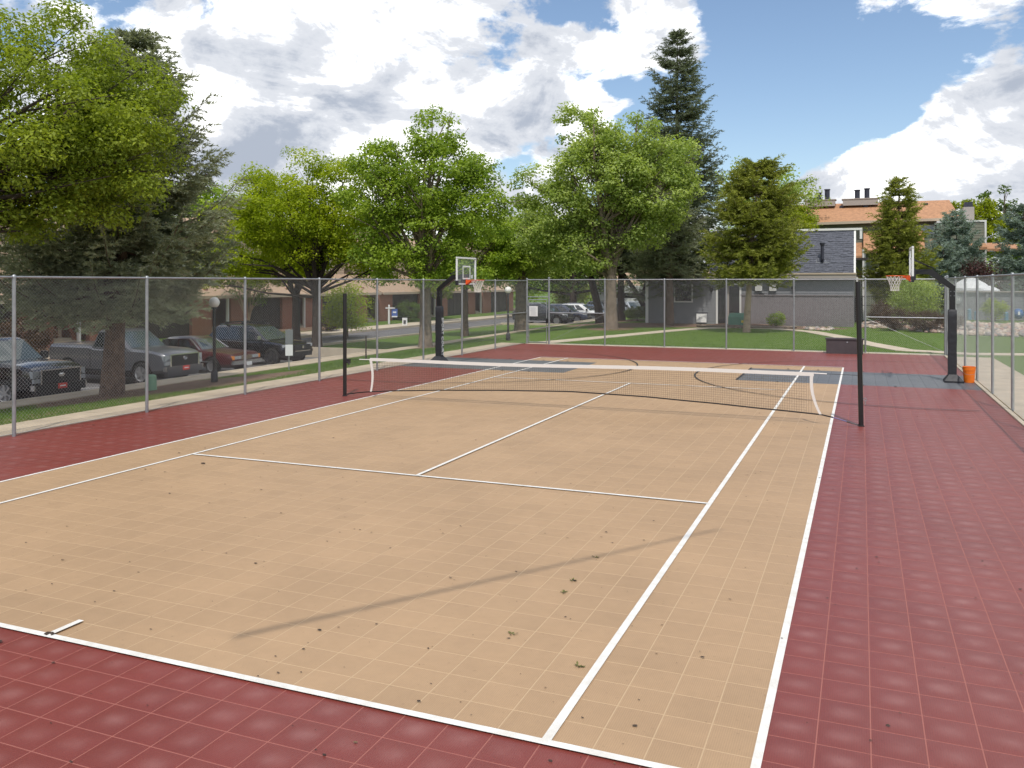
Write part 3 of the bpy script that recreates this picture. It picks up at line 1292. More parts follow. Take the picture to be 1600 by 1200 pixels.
def make_hoop(loc, rz, label, text_side):
    t = empty('basketball_hoop', loc, label, 'basketball hoop', rz, 'basketball hoops facing each other across the court')
    q = MB()
    q.box((0, 0, 1.33), (.145, .145, 2.68))
    q.build('pole', M['black_metal'], t)
    # arm: extruded bent beam
    ctr = [(-.03, 2.62), (.56, 3.07), (.98, 3.09)]
    th = .085
    q = MB()
    up = [(-.0725, 2.66), (.50, 3.14), (.99, 3.14)]
    lo = [(.0725, 2.60), (.60, 3.00), (.99, 3.00)]
    v_ = []
    for (x, z), (x2, z2) in zip(up, lo):
        v_ += [(x, -.07, z), (x, .07, z), (x2, .07, z2), (x2, -.07, z2)]
    f_ = []
    for i in range(2):
        a = 4 * i
        for k_ in range(4):
            f_.append((a + k_, a + (k_ + 1) % 4, a + 4 + (k_ + 1) % 4, a + 4 + k_))
    f_ += [(3, 2, 1, 0), (8, 9, 10, 11)]
    q.add(v_, f_)
    q.build('arm', M['black_metal'], t)
    q = MB()
    for yy in (-.16, .16):
        q.tube([(.46, yy * .4, 3.16), (.99, yy * 1.8, 3.42)], .014, 6)
    q.build('stay_rod', M['black_metal'], t)
    q = MB()
    for z in (2.30, 2.42):
        for yy in (-.05, .05):
            q.tube([(.0, yy, z), (.0, yy, z)], .01, 6) if False else q.box((0, yy, z), (.16, .018, .018))
    for z in (2.40, 2.52):
        for xx in (-.045, .045):
            for sgn in (-1, 1):
                q.box((xx, sgn * .074, z), (.02, .012, .02))
    q.build('bolt', M['galv'], t)
    # padding
    q = MB()
    w = .115
    prof = []
    n = 12
    v_, f_ = [], []
    rings = [(.08, 1.0), (.3, .96), (.6, 1.02), (.9, .95), (1.2, 1.03), (1.5, .97), (1.8, 1.01), (2.0, .98), (2.02, .8)]
    for z, s in rings:
        for k_ in range(n):
            a = 2 * math.pi * (k_ + .5) / n
            cx_, sy_ = math.cos(a), math.sin(a)
            m_ = max(abs(cx_), abs(sy_))
            rr_ = w * s / (m_ ** .8)
            v_.append((cx_ * rr_, sy_ * rr_, z))
    for i in range(len(rings) - 1):
        for k_ in range(n):
            a, b_ = i * n + k_, i * n + (k_ + 1) % n
            f_.append((a, b_, b_ + n, a + n))
    f_.append(tuple((len(rings) - 1) * n + k_ for k_ in range(n)))
    q.add(v_, f_)
    pad = q.build('pole_pad', M['black_pad'], t, True, 50)
    q = MB()
    v_ = []
    for z, a_, b_ in ((0.0, .30, .27), (.05, .30, .27), (.22, .13, .13)):
        v_ += [(-a_ * .9, -b_, z), (a_ * .7, -b_, z), (a_ * .7, b_, z), (-a_ * .9, b_, z)]
    f_ = []
    for i in range(2):
        for k_ in range(4):
            f_.append((4 * i + k_, 4 * i + (k_ + 1) % 4, 4 * i + 4 + (k_ + 1) % 4, 4 * i + 4 + k_))
    f_.append((8, 9, 10, 11))
    q.add(v_, f_)
    q.build('base_cover', M['black_pad'], t)
    # backboard
    xb, z0, z1, hw = 1.03, 2.80, 3.76, .76
    q = MB()
    q.box((xb, 0, z1 - .02), (.05, 2 * hw, .055))
    q.box((xb, 0, z0 + .02), (.05, 2 * hw, .045))
    for sgn in (-1, 1):
        q.box((xb, sgn * (hw - .02), (z0 + z1) / 2), (.05, .05, z1 - z0 - .12))
    fr = q.build('backboard_frame', M['white_metal'], t)
    q = MB()
    q.box((xb, 0, (z0 + z1) / 2), (.012, 2 * hw - .10, z1 - z0 - .10))
    q.build('glass_board', M['glass'], t)
    q = MB()
    q.box((xb + .012, 0, 3.44), (.006, .61, .05))
    q.box((xb + .012, 0, 3.01), (.006, .61, .05))
    for sgn in (-1, 1):
        q.box((xb + .012, sgn * .28, 3.225), (.006, .05, .38))
    q.build('target_square', M['white_metal'], t)
    q = MB()
    q.box((xb + .012, .44, 3.08), (.006, .10, .12))
    q.build('maker_badge', M['white_metal'], t)
    q = MB()
    for sgn in (-1, 1):
        q.box((xb, sgn * (hw - .03), 2.86), (.07, .10, .16))
    q.box((xb, 0, 2.785), (.07, 2 * hw - .1, .02))
    q.box((xb - .06, 0, 3.0), (.08, .5, .34))
    q.build('edge_pad', M['black_pad'], t)
    # rim
    q = MB()
    zc, xc, rr_ = 2.955, xb + .43, .225
    ring = [(xc + rr_ * math.cos(a), rr_ * math.sin(a), zc) for a in np.linspace(0, 2 * math.pi, 33)]
    q.tube(ring, .012, 6, cap=False)
    ring = [(xc + rr_ * math.cos(a), rr_ * math.sin(a), zc - .06) for a in np.linspace(R(125), R(235), 12)]
    q.tube(ring, .010, 6)
    v_ = [(xb + .03, -.11, zc - .16), (xb + .03, .11, zc - .16), (xb + .03, .11, zc + .015), (xb + .03, -.11, zc + .015),
          (xb + .20, -.12, zc - .045), (xb + .20, .12, zc - .045), (xb + .24, .12, zc + .012), (xb + .24, -.12, zc + .012)]
    q.add(v_, [(0, 1, 2, 3), (7, 6, 5, 4), (0, 4, 5, 1), (1, 5, 6, 2), (2, 6, 7, 3), (3, 7, 4, 0)])
    q.build('rim', M['orange_metal'], t, True, 40)
    # net
    q = MB()
    prof = [(0, .225), (.10, .185), (.19, .15), (.27, .125), (.35, .11), (.42, .115)]
    N = 12
    for k_ in range(N):
        for dr in (-1, 1):
            pts_ = []
            for i, (dz, r_) in enumerate(prof):
                a = 2 * math.pi * (k_ + dr * .5 * i) / N
                pts_.append((xc + r_ * math.cos(a), r_ * math.sin(a), zc - dz))
            q.tube(pts_, .0055, 4)
    ring = [(xc + .115 * math.cos(a), .115 * math.sin(a), zc - .42) for a in np.linspace(0, 2 * math.pi, 17)]
    q.tube(ring, .006, 4, cap=False)
    q.build('hoop_net', M['net_white'], t)
    return t


h = make_hoop((-7.75, 9.5, 0), 0, 'left basketball hoop with lettered black pole pad and glass backboard', 1)
h.scale = (1, 1, .965)
# lettering runs down the pad face that looks towards the far goal and the camera
text_mesh('lettering', 'SPORT COURT', .205, M['white_metal'], h, (.128, -.012, .92), (R(90), R(90), R(90)), .004)
make_hoop((8.2, 9.5, 0), math.pi, 'right basketball hoop seen edge-on beside the orange bucket', 1)

# ------------------------------------------------------------------ small things by the court
b = empty('bucket', (8.62, 9.55, 0), 'bright orange plastic bucket by the right fence', 'bucket')
q = MB()
q.lathe([(0.001, .004), (.12, .004), (.13, .0), (.155, .34), (.165, .345), (.165, .42), (.172, .425), (.172, .44), (.15, .44), (.118, .02), (0.001, .02)], 24)
q.build('body', M['orange_plastic'], b, True, 40)
q = MB()
q.tube([(-.165, 0, .40), (-.17, -.09, .30), (-.10, -.17, .24), (0, -.185, .23), (.10, -.17, .24), (.17, -.09, .30), (.165, 0, .40)], .004, 5)
q.build('handle', M['galv'], b)

b = empty('storage_box', (5.25, 18.72, 0), 'low dark brown storage box against the far fence', 'storage box')
q = MB()
q.box((0, 0, .27), (1.34, .5, .54))
q.build('body', M['box_brown'], b)
q = MB()
q.box((0, 0, .575), (1.40, .56, .05))
q.build('lid', M['box_brown'], b)
q = MB()
q.box((.1, -.26, .46), (.05, .02, .05))
q.build('latch', M['galv'], b)

M['pedestal'] = mat('pale_green_plastic', (.20, .36, .22), .5)
b = empty('utility_pedestal', (-13.7, 2.35, ground(-13.7, 2.35)), 'small pale green utility pedestal beside the spruce trunk', 'utility box')
q = MB()
q.lathe([(.17, -.05), (.155, .36), (.15, .42), (.10, .455), (.001, .46)], 16)
q.build('cover', M['pedestal'], b, True, 40)


def lamp_post(x, y, gz, h, label):
    t = empty('lamp_post', (x, y, gz), label, 'lamp post', group='black path lamps with white globes')
    q = MB()
    q.lathe([(.11, 0), (.11, .30), (.075, .36), (.05, .38), (.045, h - .22), (.09, h - .20), (.09, h - .15), (.001, h - .15)], 12)
    q.build('post', M['black_metal'], t, True, 40)
    q = MB()
    rr_ = .165
    q.lathe([(max(.001, rr_ * math.sin(a)), h - rr_ * math.cos(a)) for a in np.linspace(0, math.pi, 13)], 20)
    q.build('globe', M['globe'], t, True)
    return t


M['globe'] = mat('frosted_globe', (.78, .76, .70), .35)
lamp_post(-13.0, 4.25, ground(-13, 4.25), 2.50, 'globe lamp post in front of the maroon sedan')
lamp_post(-9.85, 20.85, ground(-9.85, 20.85), 2.42, 'globe lamp post on the lawn left of the gate')
b = empty('path_marker', (-11.9, 11.4, ground(-11.9, 11.4)), 'short thin dark stake standing in the lawn behind the left post', 'stake')
q = MB()
q.tube([(0, 0, -.1), (0, 0, .9)], .028, 8)
q.build('stake', M['bark_dark'], b, True, 40)

# parking sign
b = empty('parking_sign', (-13.3, 8.45, ground(-13.3, 8.45)), 'thin post with grey and white parking plates by the dark SUV', 'sign')
q = MB()
q.tube([(0, 0, -.2), (0, 0, 1.48)], .022, 8)
q.build('post', M['galv'], b, True, 40)
q = MB()
q.box((0.03, -.03, 1.20), (.012, .26, .52), rz=R(-55))
q.build('upper_plate', mat('grey_sign_back', (.20, .22, .22), .5, .3), b)
q = MB()
q.box((0.03, -.03, .72), (.012, .26, .40), rz=R(-55))
q.build('lower_plate', M['white_metal'], b)

# real estate sign
b = empty('yard_sign', (-31.6, 46.8, ground(-31.6, 46.8)), 'white sale post with hanging blue panel on the far verge', 'sign')
q = MB()
q.box((0, 0, .70), (.13, .13, 1.5))
q.box((.12, 0, 1.36), (.80, .09, .09), rz=R(22))
q.lathe([(.001, 1.66), (.07, 1.60), (.08, 1.52), (.05, 1.45)], 10)
q.build('post', M['white_metal'], b)
q = MB()
q.box((.44, .17, .93), (.50, .03, .72), rz=R(22))
q.build('panel', mat('blue_sign', (.06, .12, .38), .5), b)
q = MB()
q.box((.455, .145, .63), (.48, .02, .10), rz=R(22))
q.box((.455, .145, 1.00), (.28, .02, .12), rz=R(22))
q.build('panel_print', M['white_metal'], b)
b = empty('poster_stand', (-29.45, 45.7, -.80), 'small white poster board standing at the far kerb', 'sign')
q = MB()
q.box((0, 0, .33), (.42, .03, .64), rz=R(22))
q.build('board', M['white_metal'], b)
q = MB()
q.box((.01, -.03, .30), (.20, .02, .30), rz=R(22))
q.build('picture', mat('dark_print', (.06, .06, .07), .6), b)

# ------------------------------------------------------------------ vehicles
def paint(name, c, rough=0.22, metal=0.0):
    return mat(name, c, rough, metal, coat=0.6)


M['tyre'] = mat('tyre_rubber', (.012, .012, .012), .8)
M['alloy'] = mat('alloy_wheel', (.42, .42, .43), .35, .8)
M['dark_alloy'] = mat('dark_alloy_wheel', (.10, .10, .105), .35, .7)
M['window'] = mat('tinted_car_glass', (.018, .022, .024), .06, spec=.8)
M['screen'] = mat('windscreen_glass', (.05, .065, .062), .05, spec=1.0)
M['chrome'] = mat('chrome_trim', (.62, .62, .62), .2, .9)
M['black_plastic'] = mat('black_trim_plastic', (.016, .016, .017), .5)
M['lamp_clear'] = mat('headlamp_lens', (.32, .34, .35), .12, spec=.8)
M['amber'] = mat('amber_lens', (.65, .22, .03), .2)
M['red_plate'] = mat('red_plate', (.62, .05, .035), .5)
M['plate_white'] = mat('white_plate', (.7, .7, .68), .5)

KINDS = {
    # stations: (x, z bottom, z top, half width); cabin: belt z, roof z, x front/back at belt, x front/back at roof, half widths
    'pickup': dict(L=5.85, W=2.02, wr=.41, ax=(1.85, -1.80), st=[(-2.93, .60, 1.30, .90), (-2.80, .48, 1.36, .98), (-1.8, .42, 1.36, 1.0), (-.72, .40, 1.36, 1.0), (-.5, .40, 1.30, 1.0), (1.0, .40, 1.28, 1.0), (1.25, .42, 1.30, 1.0), (2.3, .42, 1.26, .98), (2.72, .45, 1.18, .95), (2.88, .50, 1.08, .90), (2.92, .56, .95, .86)],
                   belt=1.27, roof=1.94, cb=(1.25, -.72), cr=(.42, -.52), wb=.94, wt=.76, doors=(.95, .0, -.66)),
    'suv': dict(L=4.9, W=1.94, wr=.38, ax=(1.50, -1.42), st=[(-2.42, .55, .95, .80), (-2.34, .40, 1.10, .92), (-1.9, .34, 1.14, .96), (0, .32, 1.10, .97), (1.0, .32, 1.08, .97), (1.9, .34, 1.00, .95), (2.25, .38, .90, .88), (2.42, .48, .76, .76)],
                belt=1.08, roof=1.70, cb=(1.18, -2.26), cr=(.22, -1.75), wb=.92, wt=.70, doors=(.85, -.10, -1.0, -1.75)),
    'sedan': dict(L=5.0, W=1.84, wr=.33, ax=(1.50, -1.35), st=[(-2.5, .45, .85, .84), (-2.42, .32, .96, .90), (-1.5, .28, .98, .92), (-.2, .27, .94, .92), (1.0, .27, .93, .92), (2.2, .30, .86, .91), (2.42, .32, .82, .89), (2.5, .42, .74, .87)],
                  belt=.93, roof=1.42, cb=(.92, -1.52), cr=(.28, -1.05), wb=.86, wt=.68, doors=(.62, -.25, -.98)),
}
_body_cache = {}


def car_body_mesh(kind, K):
    mb_ = MB()
    ring = 0
    v_, f_ = [], []
    for (x, zb, zt, w) in K['st']:
        zm = zb + (zt - zb) * .55
        half = [(0, zb), (w * .86, zb), (w * .97, zb + .10), (w, zm), (w * .975, zt - .10), (w * .90, zt - .015), (w * .45, zt + .022), (0, zt + .03)]
        pts_ = [(x, -a, z) for a, z in half] + [(x, a, z) for a, z in reversed(half[1:-1])]
        ring = len(pts_)
        v_ += pts_
    ns = len(K['st'])
    for i in range(ns - 1):
        for k_ in range(ring):
            a, b_ = i * ring + k_, i * ring + (k_ + 1) % ring
            f_.append((a, a + ring, b_ + ring, b_))
    f_.append(tuple(range(ring)))
    f_.append(tuple(reversed([(ns - 1) * ring + k_ for k_ in range(ring)])))
    mb_.add(v_, f_)
    tmp = mb_.build('tmp_body', M['black_plastic'])
    cutters = []
    for ax in K['ax']:
        c = MB()
        r_ = K['wr'] + .075
        c.lathe([(.001, -1.3), (r_, -1.3), (r_, 1.3), (.001, 1.3)], 28, (ax, 0, K['wr']), 'Y')
        co = c.build('tmp_cut', M['black_plastic'])
        # keep a centre tunnel so the arch is a well, not a hole
        md = tmp.modifiers.new('b', 'BOOLEAN')
        md.operation = 'DIFFERENCE'
        md.solver = 'EXACT'
        md.object = co
        cutters.append(co)
    dg = bpy.context.evaluated_depsgraph_get()
    dg.update()
    me = bpy.data.meshes.new_from_object(tmp.evaluated_get(dg))
    for c in cutters + [tmp]:
        bpy.data.objects.remove(c)
    me.polygons.foreach_set('use_smooth', [True] * len(me.polygons))
    me.set_sharp_from_angle(angle=R(28))
    return me


def lerp3(a, b_, t_):
    return tuple(a[i] + (b_[i] - a[i]) * t_ for i in range(3))


def make_car(kind, loc, rz, label, body_mat, cat='car', rim='alloy', front='modern', group=None, scale=1.0, extras=(), glass='window'):
    K = KINDS[kind]
    t = empty({'pickup': 'pickup_truck', 'suv': 'parked_suv', 'sedan': 'parked_sedan'}[kind], loc, label, cat, rz, group)
    t.scale = (scale, scale, scale)
    if kind not in _body_cache:
        _body_cache[kind] = car_body_mesh(kind, K)
    me = _body_cache[kind].copy()
    me.name = 'body'
    me.materials.clear()
    me.materials.append(body_mat)
    o = bpy.data.objects.new('body', me)
    COL.objects.link(o)
    o.parent = t
    # under-body
    q = MB()
    q.box((0, 0, .48), (K['L'] * .86, K['W'] * .62, .5))
    q.build('chassis', M['black_plastic'], t)
    # cabin shell
    bf, bb = K['cb']
    rf, rb = K['cr']
    wb, wt, zb, zr = K['wb'], K['wt'], K['belt'], K['roof']
    lv_ = []
    for s, ez in ((0, 0), (.55, 0), (.90, 0), (1.0, 0)):
        z = zb + (zr - zb) * s - (.0 if s < 1 else -.015)
        xf, xb_, w = bf + (rf - bf) * s, bb + (rb - bb) * s, wb + (wt - wb) * s
        if s == 1.0:
            xf, xb_, w = xf - .10, xb_ + .08, w - .08
        c_ = .10
        lv_.append([(xf, -w + c_, z), (xf + .035 * (1 - s), 0, z), (xf, w - c_, z), (xf - c_, w, z), (xb_ + c_, w, z), (xb_, w - c_, z), (xb_, -w + c_, z), (xb_ + c_, -w, z), (xf - c_, -w, z)])
    v_, f_ = [], []
    for r_ in lv_:
        v_ += r_
    n = 9
    for i in range(3):
        for k_ in range(n):
            a, b_ = i * n + k_, i * n + (k_ + 1) % n
            f_.append((a, b_, b_ + n, a + n))
    f_.append(tuple(3 * n + k_ for k_ in range(n)))
    q = MB()
    q.add(v_, f_)
    q.build('cabin', body_mat, t, True, 35)

    def cab(s, fx, side_):
        """point on the cabin side: s height fraction, fx from front (0) to back (1)"""
        xf, xb_ = bf + (rf - bf) * s - .10, bb + (rb - bb) * s + .10
        return (xf + (xb_ - xf) * fx, side_ * (wb + (wt - wb) * s + .006), zb + (zr - zb) * s)
    # windscreen and rear window
    def scr(front_, name, m):
        s0, s1 = .07, .90
        out = []
        for s in (s0, s1):
            x = (bf + (rf - bf) * s) + .012 if front_ else (bb + (rb - bb) * s) - .012
            w = wb + (wt - wb) * s - .115
            z = zb + (zr - zb) * s
            mid = x + (.035 * (1 - s) if front_ else 0)
            out.append([(x, -w, z), (mid, 0, z), (x, w, z)])
        q = MB()
        v2 = out[0] + out[1]
        fs_ = [(0, 1, 4, 3), (1, 2, 5, 4)]
        if not front_:
            fs_ = [tuple(reversed(f)) for f in fs_]
        q.add(v2, fs_)
        # a thin pane with depth
        off = .006 if front_ else -.006
        v3 = [(p[0] - off, p[1], p[2]) for p in v2]
        q.add(v3, [tuple(reversed(f)) for f in fs_])
        q.build(name, m, t)
    scr(True, 'windscreen', M['screen'])
    scr(False, 'rear_window', M['window'])
    # side windows between door lines given in x at belt
    xs_ = [bf - .28] + list(K['doors'][1:])
    fr = []
    Lb = (bb + .10) - (bf - .10)
    cuts = [0.10] + [((d_) - (bf - .10)) / Lb for d_ in K['doors'][1:]]
    if cuts[-1] < .93:
        cuts.append(.97)
    for side_ in (-1, 1):
        for i in range(len(cuts) - 1):
            a_, b_ = cuts[i] + .018, min(cuts[i + 1], .975) - .018
            if b_ - a_ < .05:
                continue
            p = [cab(.08, a_, side_), cab(.08, b_, side_), cab(.86, b_, side_), cab(.86, a_ + (.02 if i == 0 else 0), side_)]
            q = MB()
            q.quad(*p) if side_ < 0 else q.quad(*reversed(p))
            inn = [(x, y - side_ * .008, z) for x, y, z in p]
            q.quad(*inn) if side_ > 0 else q.quad(*reversed(inn))
            q.build('side_window', M['window'], t)
        # handles and mirror
        for d_ in K['doors'][:len(K['doors']) - 1 if kind != 'suv' else 2]:
            q = MB()
            q.box((d_ - .62, side_ * (K['W'] / 2 * .985), zb - .16), (.17, .03, .035))
            q.build('door_handle', M['chrome'] if kind == 'sedan' else body_mat, t)
        q = MB()
        mz, mxx = zb + .12, bf - .30
        q.box((mxx, side_ * (K['W'] / 2 + .07), mz), (.13, .20, .17 if kind != 'pickup' else .24))
        q.box((mxx, side_ * (K['W'] / 2 - .06), mz - .05), (.06, .14, .05))
        q.build('side_mirror', M['chrome'] if 'bright_mirror' in extras else M['black_plastic'], t)
        # sill and door seams
        q = MB()
        q.box((0.02, side_ * (K['W'] / 2 * .93), .40 if kind == 'pickup' else .31), (K['ax'][0] - K['ax'][1] - 2 * K['wr'] - .2, .10, .10))
        q.build('sill', M['chrome'] if 'bright_sill' in extras else M['black_plastic'], t)
        q = MB()
        for d_ in K['doors']:
            q.box((d_ + .02, side_ * (K['W'] / 2 * .993), (zb + .5) / 2), (.014, .012, zb - .62))
        q.build('door_seam', M['black_plastic'], t)
    # wheels
    for ax in K['ax']:
        for side_ in (-1, 1):
            w_ = MB()
            r_ = K['wr']
            yc = side_ * (K['W'] / 2 - .13)
            w_.lathe([(r_ * .66, -.115), (r_ * .93, -.12), (r_, -.085), (r_, .085), (r_ * .93, .12), (r_ * .66, .115)], 28, (0, 0, 0), 'Y')
            wo = w_.build('wheel', M['tyre'], t, True, 40, loc=(ax, yc, r_))
            q = MB()
            yo = side_ * .095
            q.lathe([(r_ * .67, side_ * .112), (r_ * .60, side_ * .06), (r_ * .2, side_ * .05), (.001, side_ * .05)] if True else [], 20, (0, 0, 0), 'Y')
            for k_ in range(6):
                a = 2 * math.pi * k_ / 6 + .3
                m_ = Matrix.Rotation(a, 3, 'Y')
                c_ = m_ @ Vector((r_ * .36, yo, 0))
                q.box(tuple(c_), (r_ * .60, .03, r_ * .15), rot=m_)
            q.box((0, yo, 0), (r_ * .28, .035, r_ * .28))
            q.build('rim', M[rim], wo)
    fx = K['L'] / 2
    hw = K['W'] / 2
    if kind == 'pickup':
        q = MB()
        q.box((fx - .02, 0, .90), (.10, 1.30, .40))
        for z in (.76, .84, .92, 1.0, 1.07):
            q.box((fx + .035, 0, z), (.03, 1.24, .022))
        q.build('grille', M['black_plastic'], t)
        q = MB()
        bar = M['chrome']
        q.box((fx + .03, 0, 1.105), (.06, 1.36, .04))
        q.box((fx + .03, -.68, .89), (.06, .05, .44))
        q.box((fx + .03, .68, .89), (.06, .05, .44))
        if 'lower_bar' in extras:
            q.box((fx + .05, 0, .66), (.05, 1.4, .03))
        q.build('grille_surround', bar, t)
        for side_ in (-1, 1):
            q = MB()
            q.box((fx - .10, side_ * .80, .98), (.18, .22, .20))
            q.box((fx - .04, side_ * .80, .80), (.10, .20, .12))
            q.build('headlight', M['lamp_clear'], t)
            q = MB()
            q.box((fx - .02, side_ * .82, .60), (.14, .20, .16))
            q.build('bumper_corner', M['chrome'], t)
        q = MB()
        q.box((fx - .02, 0, .56), (.20, 1.70, .24))
        q.box((fx - .10, 0, .40), (.20, 1.50, .16))
        q.build('bumper', M['black_plastic'] if 'black_bumper' in extras else body_mat, t)
        q = MB()
        if 'round_emblem' in extras:
            ring = [(fx + .06, .085 * math.cos(a), .96 + .055 * math.sin(a)) for a in np.linspace(0, 2 * math.pi, 17)]
            q.tube(ring, .012, 5, cap=False)
            q.tube([(fx + .06, -.05, .96), (fx + .06, .05, .96)], .012, 5)
        else:
            q.lathe([(.001, .075), (.115, .07), (.115, .055), (.001, .05)], 18, (fx, 0, .93), 'X')
        em = q.build('emblem', M['chrome'], t)
        if 'round_emblem' not in extras:
            for v in em.data.vertices:
                v.co.z = .93 + (v.co.z - .93) * .5
        q = MB()
        q.box((fx + .09, 0.02, .60), (.015, .31, .16))
        pl = q.build('number_plate', M['red_plate'], t)
        q = MB()
        q.box((fx + .10, .02, .60), (.01, .20, .035))
        q.build('plate_print', M['plate_white'], pl)
        q = MB()
        q.box((-1.82, 0, 1.335), (2.05, 1.62, .07))
        q.build('bed_cover', M['black_plastic'] if 'black_bumper' in extras else mat('tonneau', (.12, .12, .125), .5), t)
    elif kind == 'suv':
        q = MB()
        q.box((fx - .10, 0, .78), (.20, 1.10, .22))
        q.box((fx - .05, 0, .50), (.14, 1.25, .18))
        q.build('grille', M['black_plastic'], t)
        for side_ in (-1, 1):
            q = MB()
            q.box((fx - .28, side_ * .72, .86), (.34, .26, .12), rz=-side_ * .5)
            q.build('headlight', M['lamp_clear'], t)
        q = MB()
        q.box((fx - .02, 0, .63), (.06, 1.0, .03))
        q.lathe([(.001, .03), (.07, .025), (.001, .0)], 12, (fx + .0, 0, .80), 'X')
        q.build('grille_bar', M['chrome'], t)
        q = MB()
        q.box((fx + .005, 0, .50), (.02, .32, .12))
        q.build('number_plate', M['plate_white'], t)
        for side_ in (-1, 1):
            q = MB()
            q.tube([(.05, side_ * .66, zr + .02), (0, side_ * .66, zr + .07), (-1.5, side_ * .66, zr + .06), (-1.6, side_ * .66, zr)], .02, 6)
            q.build('roof_rail', M['black_plastic'] if 'rack' in extras else M['chrome'], t)
        if 'rack' in extras:
            for x in (-.25, -1.2):
                q = MB()
                q.tube([(x, -.76, zr + .12), (x, .76, zr + .12)], .028, 6)
                for side_ in (-1, 1):
                    q.box((x, side_ * .66, zr + .09), (.14, .10, .13))
                q.build('cross_bar', M['black_plastic'], t)
    else:
        q = MB()
        q.box((fx + .01, 0, .66), (.05, .62, .17))
        for yy in np.linspace(-.27, .27, 9):
            q.box((fx + .04, float(yy), .66), (.015, .014, .16))
        q.build('grille', mat('tan_grille', (.25, .20, .15), .4, .5), t)
        for side_ in (-1, 1):
            for a_ in (.44, .64):
                q = MB()
                q.box((fx + .02, side_ * a_, .67), (.05, .165, .12))
                q.build('headlight', M['lamp_clear'], t)
            q = MB()
            q.box((fx - .06, side_ * .80, .67), (.18, .10, .15))
            q.build('corner_light', M['amber'], t)
        q = MB()
        q.box((fx + .05, 0, .47), (.12, 1.78, .15))
        q.build('bumper', M['chrome'], t)
        q = MB()
        q.box((fx + .12, .05, .40), (.015, .31, .15))
        q.build('number_plate', M['plate_white'], t)
        for side_ in (-1, 1):
            q = MB()
            q.box((0, side_ * .925, .50), (3.6, .02, .05))
            q.build('side_trim', M['chrome'], t)
            q = MB()
            p = [cab(.0, 0, side_), cab(1.0, 0, side_)]
            q.tube([(p[0][0] + .06, p[0][1], p[0][2] + .01), (p[1][0] + .04, p[1][1], p[1][2] - .02)], .022, 5)
            q.build('pillar_trim', M['chrome'], t)
    return t


P_black = paint('black_paint', (.008, .008, .010))
P_grey = paint('grey_metallic_paint', (.095, .098, .108), .28, .35)
P_maroon = paint('maroon_paint', (.06, .010, .012), .3)
P_darkgrey = paint('charcoal_paint', (.045, .047, .055), .25, .2)
P_white = paint('white_car_paint', (.72, .72, .70), .3)
P_silver = paint('silver_paint', (.42, .44, .46), .3, .4)
P_blue = paint('slate_blue_paint', (.10, .14, .22), .3, .2)
P_navy = paint('navy_paint', (.03, .04, .07), .3, .1)

gl = lotz(-18.5)
ROW = 'cars parked nose to the kerb beside the court'
make_car('pickup', (-19.45, 1.60, gl), 0, 'black pickup truck with red front plate and oval badge at far left', P_black, 'pickup truck', 'alloy', group=ROW, extras=('black_bumper', 'lower_bar'))
make_car('pickup', (-20.0, 7.35, gl), R(-1), 'grey metallic pickup truck parked behind the spruce trunk', P_grey, 'pickup truck', 'alloy', group=ROW, extras=('round_emblem',))
make_car('sedan', (-20.0, 11.2, gl), R(1), 'old maroon boxy sedan with twin square headlights', P_maroon, 'car', 'alloy', group=ROW)
make_car('suv', (-19.9, 15.0, gl), R(-2), 'black SUV with roof rack bars beside the parking sign', P_black, 'car', 'dark_alloy', group=ROW, scale=1.03, extras=('rack', 'bright_mirror'))
FAR = 'cars in the far parking row beyond the gate'
far = [('suv', -20.8, 55.6, P_darkgrey, 'charcoal SUV nearest in the far row, seen side-on behind the gate', 1.10, ('bright_sill',)),
       ('suv', -19.9, 59.0, P_navy, 'dark SUV second in the far row, nose past the charcoal one', 1.0, ()),
       ('suv', -19.3, 62.2, P_white, 'white crossover with black grille, third in the far row', 1.0, ()),
       ('sedan', -18.9, 65.4, P_blue, 'slate blue car in the far row behind the white crossover', 1.08, ()),
       ('suv', -18.6, 69.0, P_silver, 'silver SUV in the far row behind the leaning dark trunk', 1.05, ()),
       ('suv', -18.3, 72.4, P_silver, 'pale SUV at the back of the far row left of the thick maple trunk', 1.1, ()),
       ]
fg = -1.0
for kd, x, y, pm, lab, sc, ex in far:
    make_car(kd, (x, y, lotz(x)), R(random.uniform(-2, 2)), lab, pm, 'car', 'alloy', group=FAR, scale=sc, extras=ex)
make_car('sedan', (-14.4, 62.5, ground(-14.4, 62) - .05), R(-40), 'pale blue sedan angled between the thick trunk and the grey clubhouse', P_silver, 'car', 'alloy', scale=1.05)
# camper behind it
cv = empty('camper_van', (-16.2, 69.5, ground(-16.2, 69)), 'tall white camper van partly hidden behind the thick maple trunk', 'van', R(-10))
q = MB()
q.add([(-3.4, -1.1, .45), (3.2, -1.1, .45), (3.4, -1.1, 1.4), (2.0, -1.1, 3.0), (-3.4, -1.1, 3.05), (-3.4, 1.1, .45), (3.2, 1.1, .45), (3.4, 1.1, 1.4), (2.0, 1.1, 3.0), (-3.4, 1.1, 3.05)],
      [(0, 1, 2, 3, 4), (9, 8, 7, 6, 5), (0, 5, 6, 1), (1, 6, 7, 2), (2, 7, 8, 3), (3, 8, 9, 4), (4, 9, 5, 0)])
q.build('body', P_white, cv)
q = MB()
q.box((-.2, -1.105, 2.05), (4.4, .02, .55))
q.build('window_band', M['window'], cv)
q = MB()
q.box((2.72, 0, 2.2), (.02, 1.9, .9), rot=Matrix.Rotation(R(-49), 3, 'Y'))
q.build('windscreen', M['window'], cv)
for ax in (-2.0, 2.2):
    for sd in (-1, 1):
        q = MB()
        q.lathe([(.001, -.12), (.36, -.12), (.38, 0), (.36, .12), (.001, .12)], 20, (ax, sd * 1.0, .38), 'Y')
        q.build('wheel', M['tyre'], cv)

